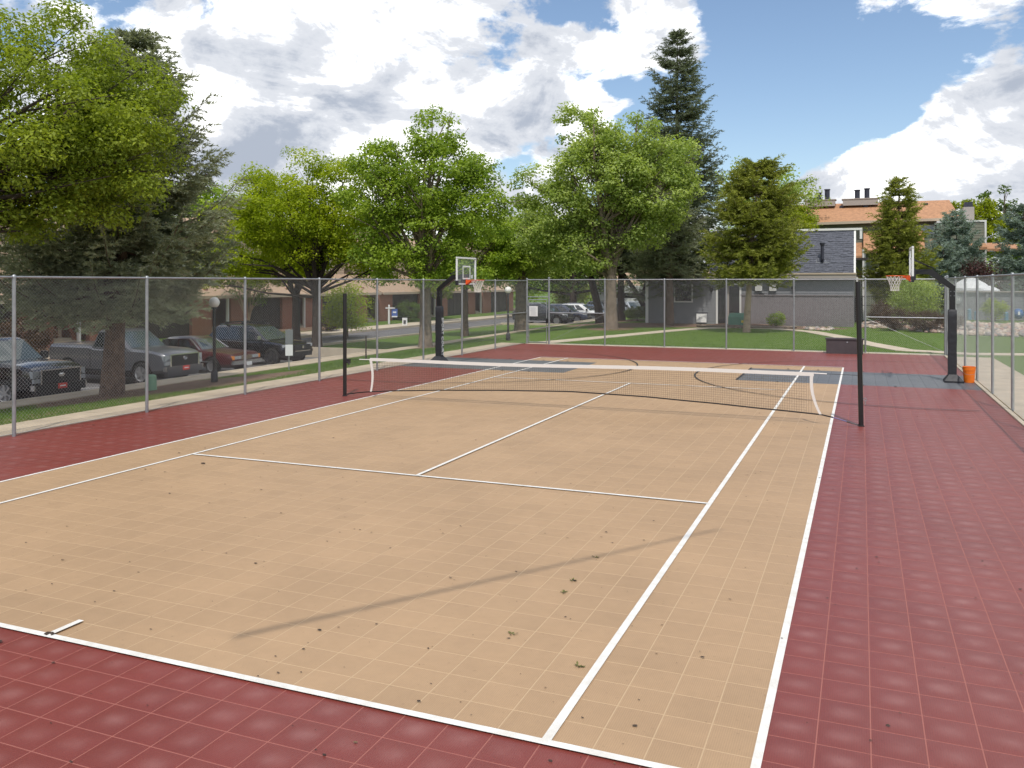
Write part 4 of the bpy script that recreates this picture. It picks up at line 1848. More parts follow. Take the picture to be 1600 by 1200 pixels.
# ------------------------------------------------------------------ buildings
M['brick'] = mat('red_brick', (.34, .155, .105), .9, var=.25, vscale=6, bump=.5, bscale=20)
M['beige_siding'] = mat('beige_siding', (.52, .40, .29), .8, var=.06, vscale=2)
M['tan_trim'] = mat('tan_trim', (.48, .39, .29), .7)
M['tan_roof'] = mat('tan_shingles', (.40, .28, .19), .9, var=.22, vscale=5, bump=.8, bscale=18)
M['garage'] = mat('dark_brown_garage_door', (.055, .045, .042), .7, var=.1)
M['grey_siding'] = mat('grey_siding', (.21, .215, .225), .75, var=.08, vscale=3)
M['grey_boards'] = mat('grey_stained_boards', (.20, .18, .185), .85, var=.14, vscale=5)
M['grey_shingle'] = mat('blue_grey_shingles', (.115, .12, .145), .95, var=.3, vscale=9, bump=1.0, bscale=22)
M['white_trim'] = mat('white_trim', (.72, .71, .68), .6)
M['fascia'] = mat('taupe_fascia', (.36, .32, .29), .7)
M['olive_siding'] = mat('olive_siding', (.20, .205, .155), .8, var=.06, vscale=2)
M['orange_roof'] = mat('orange_brown_shingles', (.45, .235, .125), .9, var=.24, vscale=4, bump=.8, bscale=18)
M['dark_pane'] = mat('dark_window_pane', (.02, .022, .025), .08, spec=.8)
M['sky_pane'] = mat('pale_window_pane', (.38, .45, .52), .1, spec=.8)
M['door_brown'] = mat('brown_door', (.10, .03, .022), .6)
M['dark_metal'] = mat('chimney_pipe_metal', (.05, .05, .07), .5, .4)


def lap_wall(mb_, axis, pos, a0, a1, z0, z1, board=.2, face=1, depth=.3, mi=0, thick=.022):
    """wall with lap boards; axis 'X' = wall faces +-X at x=pos, spans y a0..a1"""
    if axis == 'X':
        mb_.span((pos - face * depth, a0, z0), (pos, a1, z1), mi)
    else:
        mb_.span((a0, pos - face * depth, z0), (a1, pos, z1), mi)
    z = z0
    while z < z1 - .02:
        zt = min(z + board, z1)
        for e0, e1, s_ in ((thick, .004, 1),):
            if axis == 'X':
                v_ = [(pos, a0, z), (pos + face * e0, a0, z), (pos + face * e1, a0, zt), (pos, a0, zt), (pos, a1, z), (pos + face * e0, a1, z), (pos + face * e1, a1, zt), (pos, a1, zt)]
            else:
                v_ = [(a0, pos, z), (a0, pos + face * e0, z), (a0, pos + face * e1, zt), (a0, pos, zt), (a1, pos, z), (a1, pos + face * e0, z), (a1, pos + face * e1, zt), (a1, pos, zt)]
            mb_.add(v_, [(0, 4, 5, 1), (1, 5, 6, 2), (0, 1, 2, 3), (4, 7, 6, 5)], mi)
        z += board


def window(parent, axis, pos, a0, a1, z0, z1, face=1, fm='white_trim', gm='dark_pane', bars=True):
    q = MB()
    w = .09
    f0, f1 = pos, pos + face * .06

    def sp(aa, ab, za, zb, p0=f0, p1=f1):
        if axis == 'X':
            q.span((min(p0, p1), aa, za), (max(p0, p1), ab, zb))
        else:
            q.span((aa, min(p0, p1), za), (ab, max(p0, p1), zb))
    sp(a0 - w, a1 + w, z1, z1 + w)
    sp(a0 - w, a1 + w, z0 - w, z0)
    sp(a0 - w, a0, z0, z1)
    sp(a1, a1 + w, z0, z1)
    if bars:
        sp((a0 + a1) / 2 - .03, (a0 + a1) / 2 + .03, z0, z1, pos, pos + face * .045)
    fo = q.build('window', M[fm], parent)
    q = MB()
    sp(a0, a1, z0, z1, pos + face * .004, pos + face * .03)
    q.build('pane', M[gm], fo)
    return fo


def townhouse(y0, y1, idx, label):
    g_ = -0.52
    x = -33.0
    t = empty('townhouse', (x, (y0 + y1) / 2, g_), label, 'house', group='brick and beige townhouses across the road')
    ox, oy = x, (y0 + y1) / 2

    def B(mb_, name, m, p=None):
        mb_.v = [(v[0] - ox, v[1] - oy, v[2] - g_) for v in mb_.v]
        return mb_.build(name, m, p or t)
    W = y1 - y0
    q = MB()
    gy0, gy1 = y0 + W * .22, y0 + W * .70
    q.span((x - .3, y0, g_ - .4), (x, gy0, 2.0))
    q.span((x - .3, gy1, g_ - .4), (x, y1 - W * .14, 2.0))
    q.span((x - .3, gy0, 1.75), (x, gy1, 2.0))
    q.span((x - 3.0, y1 - W * .14 - .3, g_ - .4), (x - .3, y1 - W * .14, 2.4))
    q.span((x - 9.5, y0, g_ - .4), (x - 3.0, y1, 2.6))
    wall = B(q, 'brick_wall', M['brick'])
    q = MB()
    q.span((x - .30, gy0, g_ - .1), (x - .22, gy1, 1.75))
    for r_ in range(5):
        for c_ in range(6):
            a_ = gy0 + (gy1 - gy0) * (c_ + .08) / 6
            b_ = gy0 + (gy1 - gy0) * (c_ + .92) / 6
            q.span((x - .22, a_, g_ + .02 + r_ * .44), (x - .19, b_, g_ + .38 + r_ * .44))
    B(q, 'garage_door', M['garage'])
    # porch door, steps and lamp
    dy = y1 - W * .10
    q = MB()
    q.span((x - 1.5, dy, g_ + .3), (x - 1.42, dy + .95, g_ + 2.4))
    B(q, 'front_door', M['door_brown'])
    q = MB()
    q.span((x - 1.6, dy - .4, g_), (x - 1.50, y1, 2.5))
    B(q, 'porch_wall', M['beige_siding'])
    for i in range(3):
        q = MB()
        q.span((x - 1.4 + .35 * i, dy - .2, g_ - .2), (x - 1.05 + .35 * i + .35, dy + 1.2, g_ + .32 - .12 * i))
        B(q, 'step', M['concrete_pale'])
    q = MB()
    q.span((x - .1, dy + 1.0, g_ - .1), (x + .05, dy + 1.15, 2.0))
    B(q, 'porch_post', M['white_trim'])
    # lower roof
    q = MB()
    q.add([(x + .45, y0 - .1, 1.92), (x + .45, y1 + .1, 1.92), (x - 3.2, y1 + .1, 3.6), (x - 3.2, y0 - .1, 3.6),
           (x + .45, y0 - .1, 1.78), (x + .45, y1 + .1, 1.78), (x - 3.2, y1 + .1, 3.46), (x - 3.2, y0 - .1, 3.46)],
          [(0, 1, 2, 3), (7, 6, 5, 4), (0, 4, 5, 1), (1, 5, 6, 2), (3, 2, 6, 7), (0, 3, 7, 4)])
    B(q, 'lower_roof', M['tan_roof'])
    q = MB()
    q.span((x + .45, y0 - .1, 1.74), (x + .49, y1 + .1, 1.94))
    B(q, 'fascia', M['tan_trim'])
    # upper storey with gable to the road
    q = MB()
    lap_wall(q, 'X', x - 3.0, y0 + .4, y1 - .4, 3.0, 5.6, .22, 1, 6.2)
    ym = (y0 + y1) / 2
    q.add([(x - 3.0, y0 + .4, 5.6), (x - 3.0, y1 - .4, 5.6), (x - 3.0, ym, 7.3), (x - 9.2, y0 + .4, 5.6), (x - 9.2, y1 - .4, 5.6), (x - 9.2, ym, 7.3)], [(0, 1, 2), (5, 4, 3)])
    B(q, 'siding_wall', M['beige_siding'])
    q = MB()
    for sg, ya in ((-1, y0 - .1), (1, y1 + .1)):
        zc_ = 5.42
        v_ = [(x - 2.6, ya, zc_), (x - 9.6, ya, zc_), (x - 9.6, ym, 7.42), (x - 2.6, ym, 7.42)]
        v_ += [(a_, b_, c_ + .16) for a_, b_, c_ in v_]
        q.add(v_, [(0, 1, 2, 3), (7, 6, 5, 4), (0, 4, 5, 1), (3, 2, 6, 7), (0, 3, 7, 4), (1, 5, 6, 2)])
    B(q, 'main_roof', M['tan_roof'])
    for a_ in (y0 + W * .25, y0 + W * .68):
        wv = window(None, 'X', x - 2.99, a_ - .6, a_ + .6, 3.9, 5.0, 1)
        for ob in (wv,):
            ob.parent = t
            ob.location = (-ox, -oy, -g_)
    return t


spans = [(-20, -8.5), (-8, 3.8), (4.3, 16.8), (17.3, 28.3), (28.6, 36.4), (36.8, 47), (47.5, 58), (58.5, 69), (69.5, 80)]
descs = ['townhouse beyond the black pickup, out past the left edge', 'townhouse across the road behind the left foliage', 'townhouse with beige sided gable at the upper left behind the spruce',
         'townhouse with the wide dark garage door behind the grey pickup', 'townhouse with brown door and pale steps behind the black SUV', 'brick townhouse with the tan roof behind the yellow-green tree',
         'townhouse in shade behind the yard sign', 'far townhouse hidden behind the maple trunks', 'farthest townhouse of the row, dark between the trunks']
for i, (a_, b_) in enumerate(spans):
    townhouse(a_, b_, i, descs[i])

# clubhouse
CY = 41.5
c = empty('clubhouse', (-1.3, CY, 0), 'grey clubhouse with steep blue-grey shingled roof beyond the far lawn', 'building')


def CB(mb_, name, m, p=None, **kw):
    mb_.v = [(v[0] + 1.3, v[1] - CY, v[2]) for v in mb_.v]
    return mb_.build(name, m, p or c, **kw)


q = MB()
lap_wall(q, 'Y', CY, -8.0, -3.22, -.2, 2.95, .19, -1, .3)
lap_wall(q, 'Y', CY, -1.56, 5.40, -.2, 3.05, .19, -1, .3)
lap_wall(q, 'Y', CY, -3.22, -1.56, 2.62, 2.95, .19, -1, .3)
q.span((-8.0, CY + .3, -.2), (-7.8, CY + 9, 3.0))
q.span((5.2, CY + .3, -.2), (5.40, CY + 9, 3.4))
q.span((-8, CY + 8.8, -.2), (5.4, CY + 9, 3.2))
CB(q, 'siding_wall', M['grey_siding'])
q = MB()
q.span((-8.5, CY - .55, 2.96), (-3.6, CY + 9.2, 3.10))
CB(q, 'flat_roof', M['fascia'])
q = MB()
q.span((-3.6, CY - .45, 3.05), (5.55, CY + .2, 3.36))
CB(q, 'eave_fascia', M['fascia'])
q = MB()
q.span((-3.62, CY - .50, 3.30), (5.57, CY - .40, 3.40))
CB(q, 'gutter', M['tan_trim'])
q = MB()
v_ = [(-3.6, CY - .45, 3.40), (5.42, CY - .45, 3.40), (5.42, CY + 1.5, 6.22), (-3.6, CY + 1.5, 6.22), (-3.6, CY + 9, 3.40), (5.42, CY + 9, 3.40), (5.42, CY + 7.5, 6.22), (-3.6, CY + 7.5, 6.22)]
q.add(v_, [(0, 1, 2, 3), (5, 4, 7, 6), (3, 2, 6, 7), (0, 3, 7, 4), (1, 5, 6, 2), (0, 4, 5, 1)])
roof = CB(q, 'steep_roof', M['grey_shingle'])
# shingle courses as real steps
q = MB()
nC = 22
for i in range(nC):
    s0, s1 = i / nC, (i + 1) / nC
    ya, yb = CY - .45 + 1.95 * s0, CY - .45 + 1.95 * s1
    za, zb = 3.40 + 2.82 * s0, 3.40 + 2.82 * s1
    x = -3.6
    while x < 5.40:
        w = random.uniform(.22, .42)
        xe = min(x + w, 5.41)
        e_ = random.uniform(.018, .045)
        dz = random.uniform(-.03, .03)
        q.add([(x, ya - e_, za + dz), (xe, ya - e_, za + dz), (xe, yb - .004, zb), (x, yb - .004, zb), (x, ya, za + dz - .01), (xe, ya, za + dz - .01)], [(0, 1, 2, 3), (4, 5, 1, 0), (1, 5, 2), (0, 3, 4)])
        x = xe + .008
o = CB(q, 'shingles', M['grey_shingle'])
o['kind'] = 'stuff'
q = MB()
q.add([(5.40, CY - .50, 3.36), (5.52, CY - .50, 3.36), (5.52, CY + 1.45, 6.20), (5.40, CY + 1.45, 6.20), (5.40, CY - .40, 3.36), (5.52, CY - .40, 3.36), (5.52, CY + 1.55, 6.20), (5.40, CY + 1.55, 6.20)],
      [(0, 1, 2, 3), (4, 7, 6, 5), (1, 5, 6, 2), (0, 3, 7, 4), (0, 4, 5, 1)])
q.span((-3.7, CY + 1.38, 6.20), (5.9, CY + 1.58, 6.34))
q.span((5.75, CY + 1.40, 5.62), (5.9, CY + 1.56, 6.20))
CB(q, 'roof_trim', M['white_trim'])
q = MB()
q.tube([(3.52, CY + .15, 4.1), (3.52, CY - .12, 4.3), (3.52, CY - .12, 5.15)], .10, 10)
q.lathe([(.10, 5.1), (.16, 5.3), (.16, 5.34)], 10, (3.52, CY - .12, 0))
CB(q, 'vent_pipe', M['dark_metal'])
q = MB()
q.add([(3.1, CY + .03, 4.10), (3.94, CY + .03, 4.10), (3.94, CY + .20, 4.34), (3.1, CY + .20, 4.34), (3.1, CY - .04, 4.06), (3.94, CY - .04, 4.06)], [(0, 1, 2, 3), (4, 5, 1, 0)])
CB(q, 'vent_flashing', M['galv'])
wv = window(None, 'Y', CY - .02, -5.96, -4.86, 1.52, 2.56, -1, bars=False)
wv.parent = c
wv.location = (1.3, -CY, 0)
q = MB()
q.span((-3.22, CY - .05, 0), (-3.10, CY + .02, 2.62))
q.span((-1.68, CY - .05, 0), (-1.56, CY + .02, 2.62))
q.span((-3.22, CY - .05, 2.62), (-1.56, CY + .02, 2.74))
CB(q, 'door_frame', M['white_trim'])
q = MB()
q.span((-3.10, CY + .15, 0), (-2.52, CY + .20, 2.62))
q.span((-2.38, CY + .15, 0), (-1.68, CY + .20, 2.62))
CB(q, 'door', M['dark_pane'])
q = MB()
q.span((-2.52, CY + .10, 0), (-2.38, CY + .22, 2.62))
CB(q, 'door_post', M['fascia'])
q = MB()
q.span((-7.95, CY - .42, 0), (-7.78, CY - .26, 2.96))
CB(q, 'porch_post', M['white_trim'])
for x in (-3.52, ):
    q = MB()
    q.lathe([(.03, 2.55), (.10, 2.48), (.08, 2.2), (.03, 2.12)], 8, (x, CY - .13, 0))
    CB(q, 'wall_lamp', M['black_metal'])
for x in (1.75,):
    q = MB()
    q.box((x, CY - .1, 2.45), (.26, .18, .18))
    CB(q, 'floodlight', M['black_metal'])
for x in (-.42, .48):
    q = MB()
    q.box((x, CY - .18, 2.47), (.42, .34, .44))
    vb = CB(q, 'vent_box', M['white_trim'])
    q = MB()
    for i in range(4):
        q.box((x, CY - .355, 2.35 + i * .08), (.34, .012, .02))
    q.v = [(v[0] + 1.3, v[1] - CY, v[2]) for v in q.v]
    q.build('louvre', M['fascia'], vb)
q = MB()
q.box((-.25, CY - .12, 2.02), (.34, .2, .10))
CB(q, 'pipe_cap', M['black_metal'])

# plank fence in front of the clubhouse
pf = empty('plank_fence', (1.95, CY - .9, 0), 'grey vertical plank fence standing before the clubhouse right half', 'fence')
random.seed(8)
q = MB()
x = -1.45
while x < 5.35:
    w = .138
    z1 = 1.95 + random.uniform(-.008, .008)
    q.box((x + w / 2 - 1.95, random.uniform(-.006, .006), (z1 - .1) / 2), (w, .022, z1 + .1))
    x += w + .018
o = q.build('planks', M['grey_boards'], pf)
o['kind'] = 'stuff'
q = MB()
q.box((0, -.02, 1.97), (6.9, .09, .06))
q.box((0, .03, .4), (6.8, .05, .09))
q.box((0, .03, 1.5), (6.8, .05, .09))
q.build('rail', M['grey_boards'], pf)

# things leaning on or near the clubhouse
b = empty('white_panel', (-4.15, CY - .25, 0), 'square white board leaning on the clubhouse wall under the window', 'board')
q = MB()
q.box((0, 0, .40), (.68, .05, .62), rot=Matrix.Rotation(R(-10), 3, 'X'))
q.build('board', M['white_trim'], b)
q = MB()
q.box((0.02, .03, .74), (.80, .06, .06))
q.build('top_edge', M['dark_metal'], b)
b = empty('transformer_box', (-1.25, 38.0, 0), 'green pad-mounted transformer box in front of the clubhouse door', 'utility box')
M['transformer'] = mat('sea_green_enamel', (.10, .235, .165), .5, var=.12, vscale=3)
q = MB()
q.add([(-.62, -.42, .05), (.62, -.42, .05), (.62, .42, .05), (-.62, .42, .05), (-.62, -.42, .62), (.62, -.42, .62), (.62, .42, .62), (-.62, .42, .62), (-.55, -.30, .86), (.55, -.30, .86), (.55, .40, .86), (-.55, .40, .86)],
      [(0, 1, 5, 4), (1, 2, 6, 5), (2, 3, 7, 6), (3, 0, 4, 7), (4, 5, 9, 8), (5, 6, 10, 9), (6, 7, 11, 10), (7, 4, 8, 11), (8, 9, 10, 11)])
q.build('cabinet', M['transformer'], b)
q = MB()
q.box((.26, -.43, .36), (.16, .01, .14))
q.build('warning_label', mat('yellow_label', (.65, .5, .05), .6), b)
q = MB()
q.box((0, 0, 0), (1.5, 1.1, .12))
q.build('pad', M['concrete_pale'], b)

# bed edging and soil mound round the transformer
q = MB()
bed = []
random.seed(9)
for i in range(30):
    a = 2 * math.pi * i / 30
    bed.append((-.9 + 3.1 * math.cos(a), 38.4 + 1.9 * math.sin(a) + .2 * math.sin(a * 3)))
cen = (-.9, 38.5, .16)
v_ = [cen] + [(x, y, .03) for x, y in bed] + [(-.9 + (x + .9) * .6, 38.5 + (y - 38.5) * .6, .13 + random.uniform(-.03, .03)) for x, y in bed]
f_ = [(0, 31 + i, 31 + (i + 1) % 30) for i in range(30)] + [(31 + i, 1 + i, 1 + (i + 1) % 30, 31 + (i + 1) % 30) for i in range(30)]
q.add(v_, f_)
struct(q.build('mulch_bed', M['mulch']))
q = MB()
tim = mat('weathered_timber', (.20, .16, .12), .9, var=.3, vscale=5)
for i in range(17, 29):
    (x0, y0), (x1, y1) = bed[i], bed[(i + 1) % 30]
    q.tube([(x0, y0 - .1, .07), (x1, y1 - .1, .07)], .09, 6)
eo = tag(q.build('timber_edging', tim), 'low curved timber edging round the mulch bed by the transformer', 'edging')


def rocks(name, label, spots, sizes, m, seed):
    rnd = random.Random(seed)
    q = MB()
    for (x, y), s in zip(spots, sizes):
        z = ground(x, y)
        n, lv2 = 7, 4
        v_ = []
        ax_, ay_, az_ = s * rnd.uniform(.8, 1.3), s * rnd.uniform(.7, 1.1), s * rnd.uniform(.5, .85)
        rot = rnd.uniform(0, 3.14)
        for j in range(1, lv2):
            ph = math.pi * j / lv2
            for k_ in range(n):
                th = 2 * math.pi * k_ / n
                r_ = rnd.uniform(.8, 1.12)
                px, py, pz = ax_ * r_ * math.sin(ph) * math.cos(th), ay_ * r_ * math.sin(ph) * math.sin(th), az_ * r_ * math.cos(ph)
                v_.append((x + px * math.cos(rot) - py * math.sin(rot), y + px * math.sin(rot) + py * math.cos(rot), z + pz + az_ * .3))
        t_, b_ = len(v_), len(v_) + 1
        v_ += [(x, y, z + az_ * 1.3), (x, y, z - az_ * .6)]
        f_ = []
        for j in range(lv2 - 2):
            for k_ in range(n):
                a = j * n + k_
                c_ = j * n + (k_ + 1) % n
                f_.append((a, a + n, c_ + n, c_))
        for k_ in range(n):
            f_.append((t_, k_, (k_ + 1) % n))
            f_.append((b_, (lv2 - 2) * n + (k_ + 1) % n, (lv2 - 2) * n + k_))
        q.add(v_, f_, rnd.choice(range(len(m))))
    return tag(q.build(name, m), label, 'rocks', kind='stuff')


rk = [mat('tan_rock', (.42, .33, .25), .9, var=.2), mat('pink_rock', (.40, .27, .22), .9, var=.2), mat('grey_rock', (.30, .27, .25), .9, var=.2), mat('pale_rock', (.55, .47, .38), .9, var=.15)]
random.seed(21)
sp_, sz_ = [], []
while len(sp_) < 1500:
    x, y = random.uniform(5.9, 20), random.uniform(30.0, 46)
    yn = 39.5 - (x - 6.2) * 1.45 if x < 9.2 else 35.15 - (x - 9.2) * .55
    if y < yn + random.uniform(-.25, .25) or y > yn + 6.5 + (x - 6) * .3:
        continue
    sp_.append((x, y))
    sz_.append(random.uniform(.10, .24))
rocks('river_rocks', 'bed of tan and pink river rock below the barberry shrubs', sp_, sz_, rk, 5)
sp_ = [(3.4 + random.uniform(-.7, .9), 36.6 + random.uniform(-.9, .9)) for _ in range(38)]
rocks('rock_pile', 'small pale rock pile by the bend of the path', sp_, [random.uniform(.08, .2) for _ in sp_], rk, 6)
sp_ = [(-1.0 + 2.6 * math.cos(a) + random.uniform(-.2, .2), 38.3 + 1.7 * math.sin(a)) for a in np.linspace(3.3, 6.1, 34)]
rocks('edging_rocks', 'loose brown rocks along the timber edge of the bed', sp_, [random.uniform(.06, .13) for _ in sp_], rk[:3], 7)

# olive apartment building
OY = 62.0
ol = empty('apartment_building', (7, OY, 0), 'olive sided apartment block with long orange-brown roof behind the pines', 'building')


def OB(mb_, name, m, p=None, **kw):
    mb_.v = [(v[0] - 7, v[1] - OY, v[2]) for v in mb_.v]
    return mb_.build(name, m, p or ol, **kw)


q = MB()
lap_wall(q, 'Y', OY, -1.5, 14.0, -.5, 7.9, .22, -1, .3)
q.span((-1.5, OY + .3, -.5), (-1.2, OY + 9, 7.9))
q.span((13.7, OY + .3, -.5), (14.0, OY + 9, 7.9))
q.span((-1.5, OY + 8.7, -.5), (14, OY + 9, 7.9))
OB(q, 'siding_wall', M['olive_siding'])
q = MB()
v_ = [(-2.0, OY - .7, 7.92), (13.3, OY - .7, 8.08), (12.95, OY + 4.5, 10.0), (-2.0, OY + 4.5, 10.0)]
v_ += [(a, b_, z - .12) for a, b_, z in v_]
v_ += [(-2.0, OY + 9.7, 8.0), (13.3, OY + 9.7, 8.0)]
q.add(v_, [(0, 1, 2, 3), (7, 6, 5, 4), (0, 4, 5, 1), (1, 5, 6, 2), (0, 3, 7, 4), (3, 2, 9, 8)])
OB(q, 'main_roof', M['orange_roof'])
q = MB()
v_ = [(-2.0, OY - .74, 7.72), (13.34, OY - .74, 7.88), (13.34, OY - .74, 8.10), (-2.0, OY - .74, 7.94)]
v_ += [(a, b_ + .04, z) for a, b_, z in v_]
q.add(v_, [(0, 1, 2, 3), (4, 7, 6, 5), (0, 4, 5, 1), (3, 2, 6, 7), (0, 3, 7, 4), (1, 5, 6, 2)])
OB(q, 'fascia', M['tan_trim'])
for xc_, w in ((2.35, 2.6), (5.75, 2.9)):
    q = MB()
    q.box((xc_, OY + 3.6, 9.95), (w, 1.2, .55))
    q.box((xc_, OY + 3.6, 10.25), (w + .2, 1.3, .08))
    ch = OB(q, 'chimney_curb', M['fascia'])
    for dx, hh in ((-.10, .62), (.62, .90)) if xc_ < 4 else ((-.25, .75), (.55, .85)):
        q = MB()
        q.lathe([(.22, 0), (.22, hh), (.27, hh + .02), (.27, hh + .10), (.001, hh + .12)], 12, (xc_ + dx - 7, 3.6, 10.25))
        q.build('flue', M['dark_metal'], ch)
for x in (1.9, 4.2, 6.2, 8.0, 11.0):
    q = MB()
    q.box((x, OY + 3.3, 9.60), (.36, .3, .16))
    OB(q, 'roof_vent', M['dark_metal'])
# lower roofs
for x0, x1, za, zb, ya, yb in ((6.0, 10.6, 5.45, 7.15, OY - 2.6, OY - .1), (5.0, 5.98, 5.0, 6.2, OY - 2.2, OY - .1), (11.0, 15.0, 5.6, 6.4, OY - 2.6, OY - 1.0), (14.9, 17.5, 5.5, 6.1, OY - 1.2, OY + 2)):
    q = MB()
    v_ = [(x0, ya, za), (x1, ya, za), (x1, yb, zb), (x0, yb, zb)]
    v_ += [(a, b_, z - .14) for a, b_, z in v_]
    q.add(v_, [(0, 1, 2, 3), (7, 6, 5, 4), (0, 4, 5, 1), (1, 5, 6, 2), (0, 3, 7, 4)])
    q.span((x0, ya - .05, za - .22), (x1, ya, za))
    OB(q, 'lower_roof', M['orange_roof'])
q = MB()
lap_wall(q, 'Y', OY - 1.9, 6.2, 10.4, -.5, 5.3, .22, -1, 1.8)
lap_wall(q, 'Y', OY - 1.9, 11.6, 14.9, -.5, 7.62, .22, -1, 1.8)
OB(q, 'bay_wall', M['olive_siding'])
q = MB()
q.span((11.5, OY - 1.98, 7.62), (15.04, OY - .1, 7.76))
q.span((14.9, OY - 1.98, -.5), (15.04, OY - 1.80, 7.62))
q.span((6.04, OY - 1.98, -.5), (6.2, OY - 1.8, 5.4))
OB(q, 'corner_trim', M['white_trim'])
for a0, a1, z0, z1, gm in ((10.2, 11.4, 6.9, 7.5, 'sky_pane'), (7.2, 8.6, 3.0, 4.4, 'dark_pane'), (12.2, 13.6, 3.2, 4.6, 'dark_pane'), (2.2, 3.6, 4.6, 5.9, 'dark_pane')):
    wv = window(None, 'Y', OY - .02 if a0 < 6 or a0 == 10.2 else OY - 1.93, a0, a1, z0, z1, -1, gm=gm)
    wv.parent = ol
    wv.location = (-7, -OY, 0)
q = MB()
q.box((14.0, OY + .5, 8.3), (.8, .8, 1.4))
OB(q, 'chimney', M['fascia'])
q = MB()
q.box((14.0, OY + .5, 9.2), (.6, .6, .4))
OB(q, 'chimney_cap', M['dark_metal'])

# deck porch between the two buildings
pd = empty('raised_deck', (6.4, 52, 0), 'dark raised deck with white post between the two buildings', 'deck')
q = MB()
q.box((0, .6, 2.55), (1.7, 1.6, .22))
q.build('floor', M['garage'], pd)
q = MB()
for x, h_ in ((-.42, 5.3), (-.85, 3.2)):
    q.box((x, -.2, h_ / 2), (.13, .13, h_))
q.build('post', M['white_trim'], pd)
q = MB()
q.box((0, -.1, 3.45), (1.6, .06, .07))
for i in range(11):
    q.box((-.78 + i * .155, -.1, 3.05), (.04, .04, .8))
q.build('railing', M['door_brown'], pd)
q = MB()
q.box((-.4, .8, 4.55), (2.2, 2.2, .16))
q.build('canopy', M['garage'], pd)
ig = empty('iron_gate', (6.2, 47.2, ground(6.2, 47)), 'black iron fence with dark gate at the clubhouse right corner', 'fence')
q = MB()
for i in range(16):
    q.box((-.85 + i * .115, 0, .95), (.022, .022, 1.9))
q.build('picket', M['black_metal'], ig)
q = MB()
for z in (.15, 1.2, 1.8):
    q.box((0, 0, z), (1.8, .04, .04))
q.build('rail', M['black_metal'], ig)
q = MB()
q.box((-.75, .12, .9), (.95, .03, 1.7))
q.build('screen_panel', mat('black_mesh_screen', (.02, .02, .025), .8), ig)

# pool wall on the right with canopy and signs
pw = empty('pool_wall', (16.8, 49.4, 0), 'long grey sided wall behind the right fence', 'wall')
q = MB()
lap_wall(q, 'Y', 0, -5.45, 14, -.4, 2.12, .19, -1, .25)
q.build('siding', M['grey_siding'], pw)
q = MB()
for x in np.arange(-5.3, 14, 2.3):
    q.box((float(x), -.05, .88), (.16, .14, 2.5))
q.build('pilaster', M['grey_siding'], pw)
q = MB()
q.box((4.27, -.02, 2.16), (19.5, .34, .08))
q.build('coping', M['fascia'], pw)
cp = empty('canopy_tent', (12.95, 51.0, 0), 'white dome canopy rising over the grey pool wall', 'canopy')
q = MB()
n = 8
rings = [(1.42, 2.22), (1.40, 2.40), (1.0, 2.72), (.5, 3.02), (.12, 3.18), (.001, 3.2)]
v_, f_ = [], []
for r_, z in rings:
    for k_ in range(n):
        a = 2 * math.pi * (k_ + .5) / n
        v_.append((r_ * math.cos(a), r_ * math.sin(a) * .8, z))
for i in range(len(rings) - 1):
    for k_ in range(n):
        a, b_ = i * n + k_, i * n + (k_ + 1) % n
        f_.append((a, b_, b_ + n, a + n))
q.add(v_, f_)
q.build('fabric', M['white_metal'], cp)
q = MB()
for k_ in range(0, n, 2):
    a = 2 * math.pi * (k_ + .5) / n
    q.tube([(1.35 * math.cos(a), 1.35 * math.sin(a) * .8, 0), (1.35 * math.cos(a), 1.35 * math.sin(a) * .8, 2.3)], .03, 6)
q.build('pole', M['white_metal'], cp)
ub = empty('pool_umbrella', (14.1, 50.4, 0), 'small white umbrella beside the dome canopy', 'umbrella')
q = MB()
q.lathe([(.62, 2.15), (.60, 2.28), (.3, 2.46), (.001, 2.58)], 8)
q.build('fabric', M['white_metal'], ub)
q = MB()
q.tube([(0, 0, 0), (0, 0, 2.5)], .025, 6)
q.build('pole', M['galv'], ub)
sg = empty('oval_sign', (12.0, 49.24, 1.60), 'small pale oval sign on the grey wall', 'sign')
q = MB()
q.lathe([(.001, -.02), (.27, -.02), (.27, .01), (.001, .01)], 24, (0, 0, 0), 'Y')
q.build('plate', M['galv'], sg)
q = MB()
for x in (-.12, 0, .12):
    q.box((x, -.03, .02), (.035, .015, .24))
q.box((.06, -.03, .02), (.10, .012, .035))
q.build('emblem', M['white_trim'], sg)
bl = empty('blue_drum', (15.5, 48.3, ground(15.5, 48.3)), 'round blue float hung low at the right edge before the wall', 'float')
q = MB()
q.lathe([(max(.001, .33 * math.sin(a)), .45 - .36 * math.cos(a)) for a in np.linspace(0, math.pi, 11)], 16)
q.build('ball', mat('blue_plastic', (.03, .11, .28), .4), bl, True)
q = MB()
q.box((0, -.31, .5), (.12, .05, .22))
q.build('white_mark', M['white_metal'], bl)
for x, h_ in ((13.0, .7), (13.4, .55), (15.2, .5)):
    q = MB()
    q.lathe([(.001, 0), (.14, 0), (.12, h_), (.05, h_ + .05), (.001, h_ + .06)], 10)
    tag(q.build('pool_marker', mat('pale_blue_plastic', (.12, .26, .36), .5), loc=(x - .35, 48.6, ground(x, 48.6))),
        {13.0: 'taller blue-grey bollard before the grey wall, leftmost', 13.4: 'middle blue-grey bollard before the grey wall', 15.2: 'short blue-grey bollard left of the blue float'}[x], 'bollard', 'bollards before the pool wall')

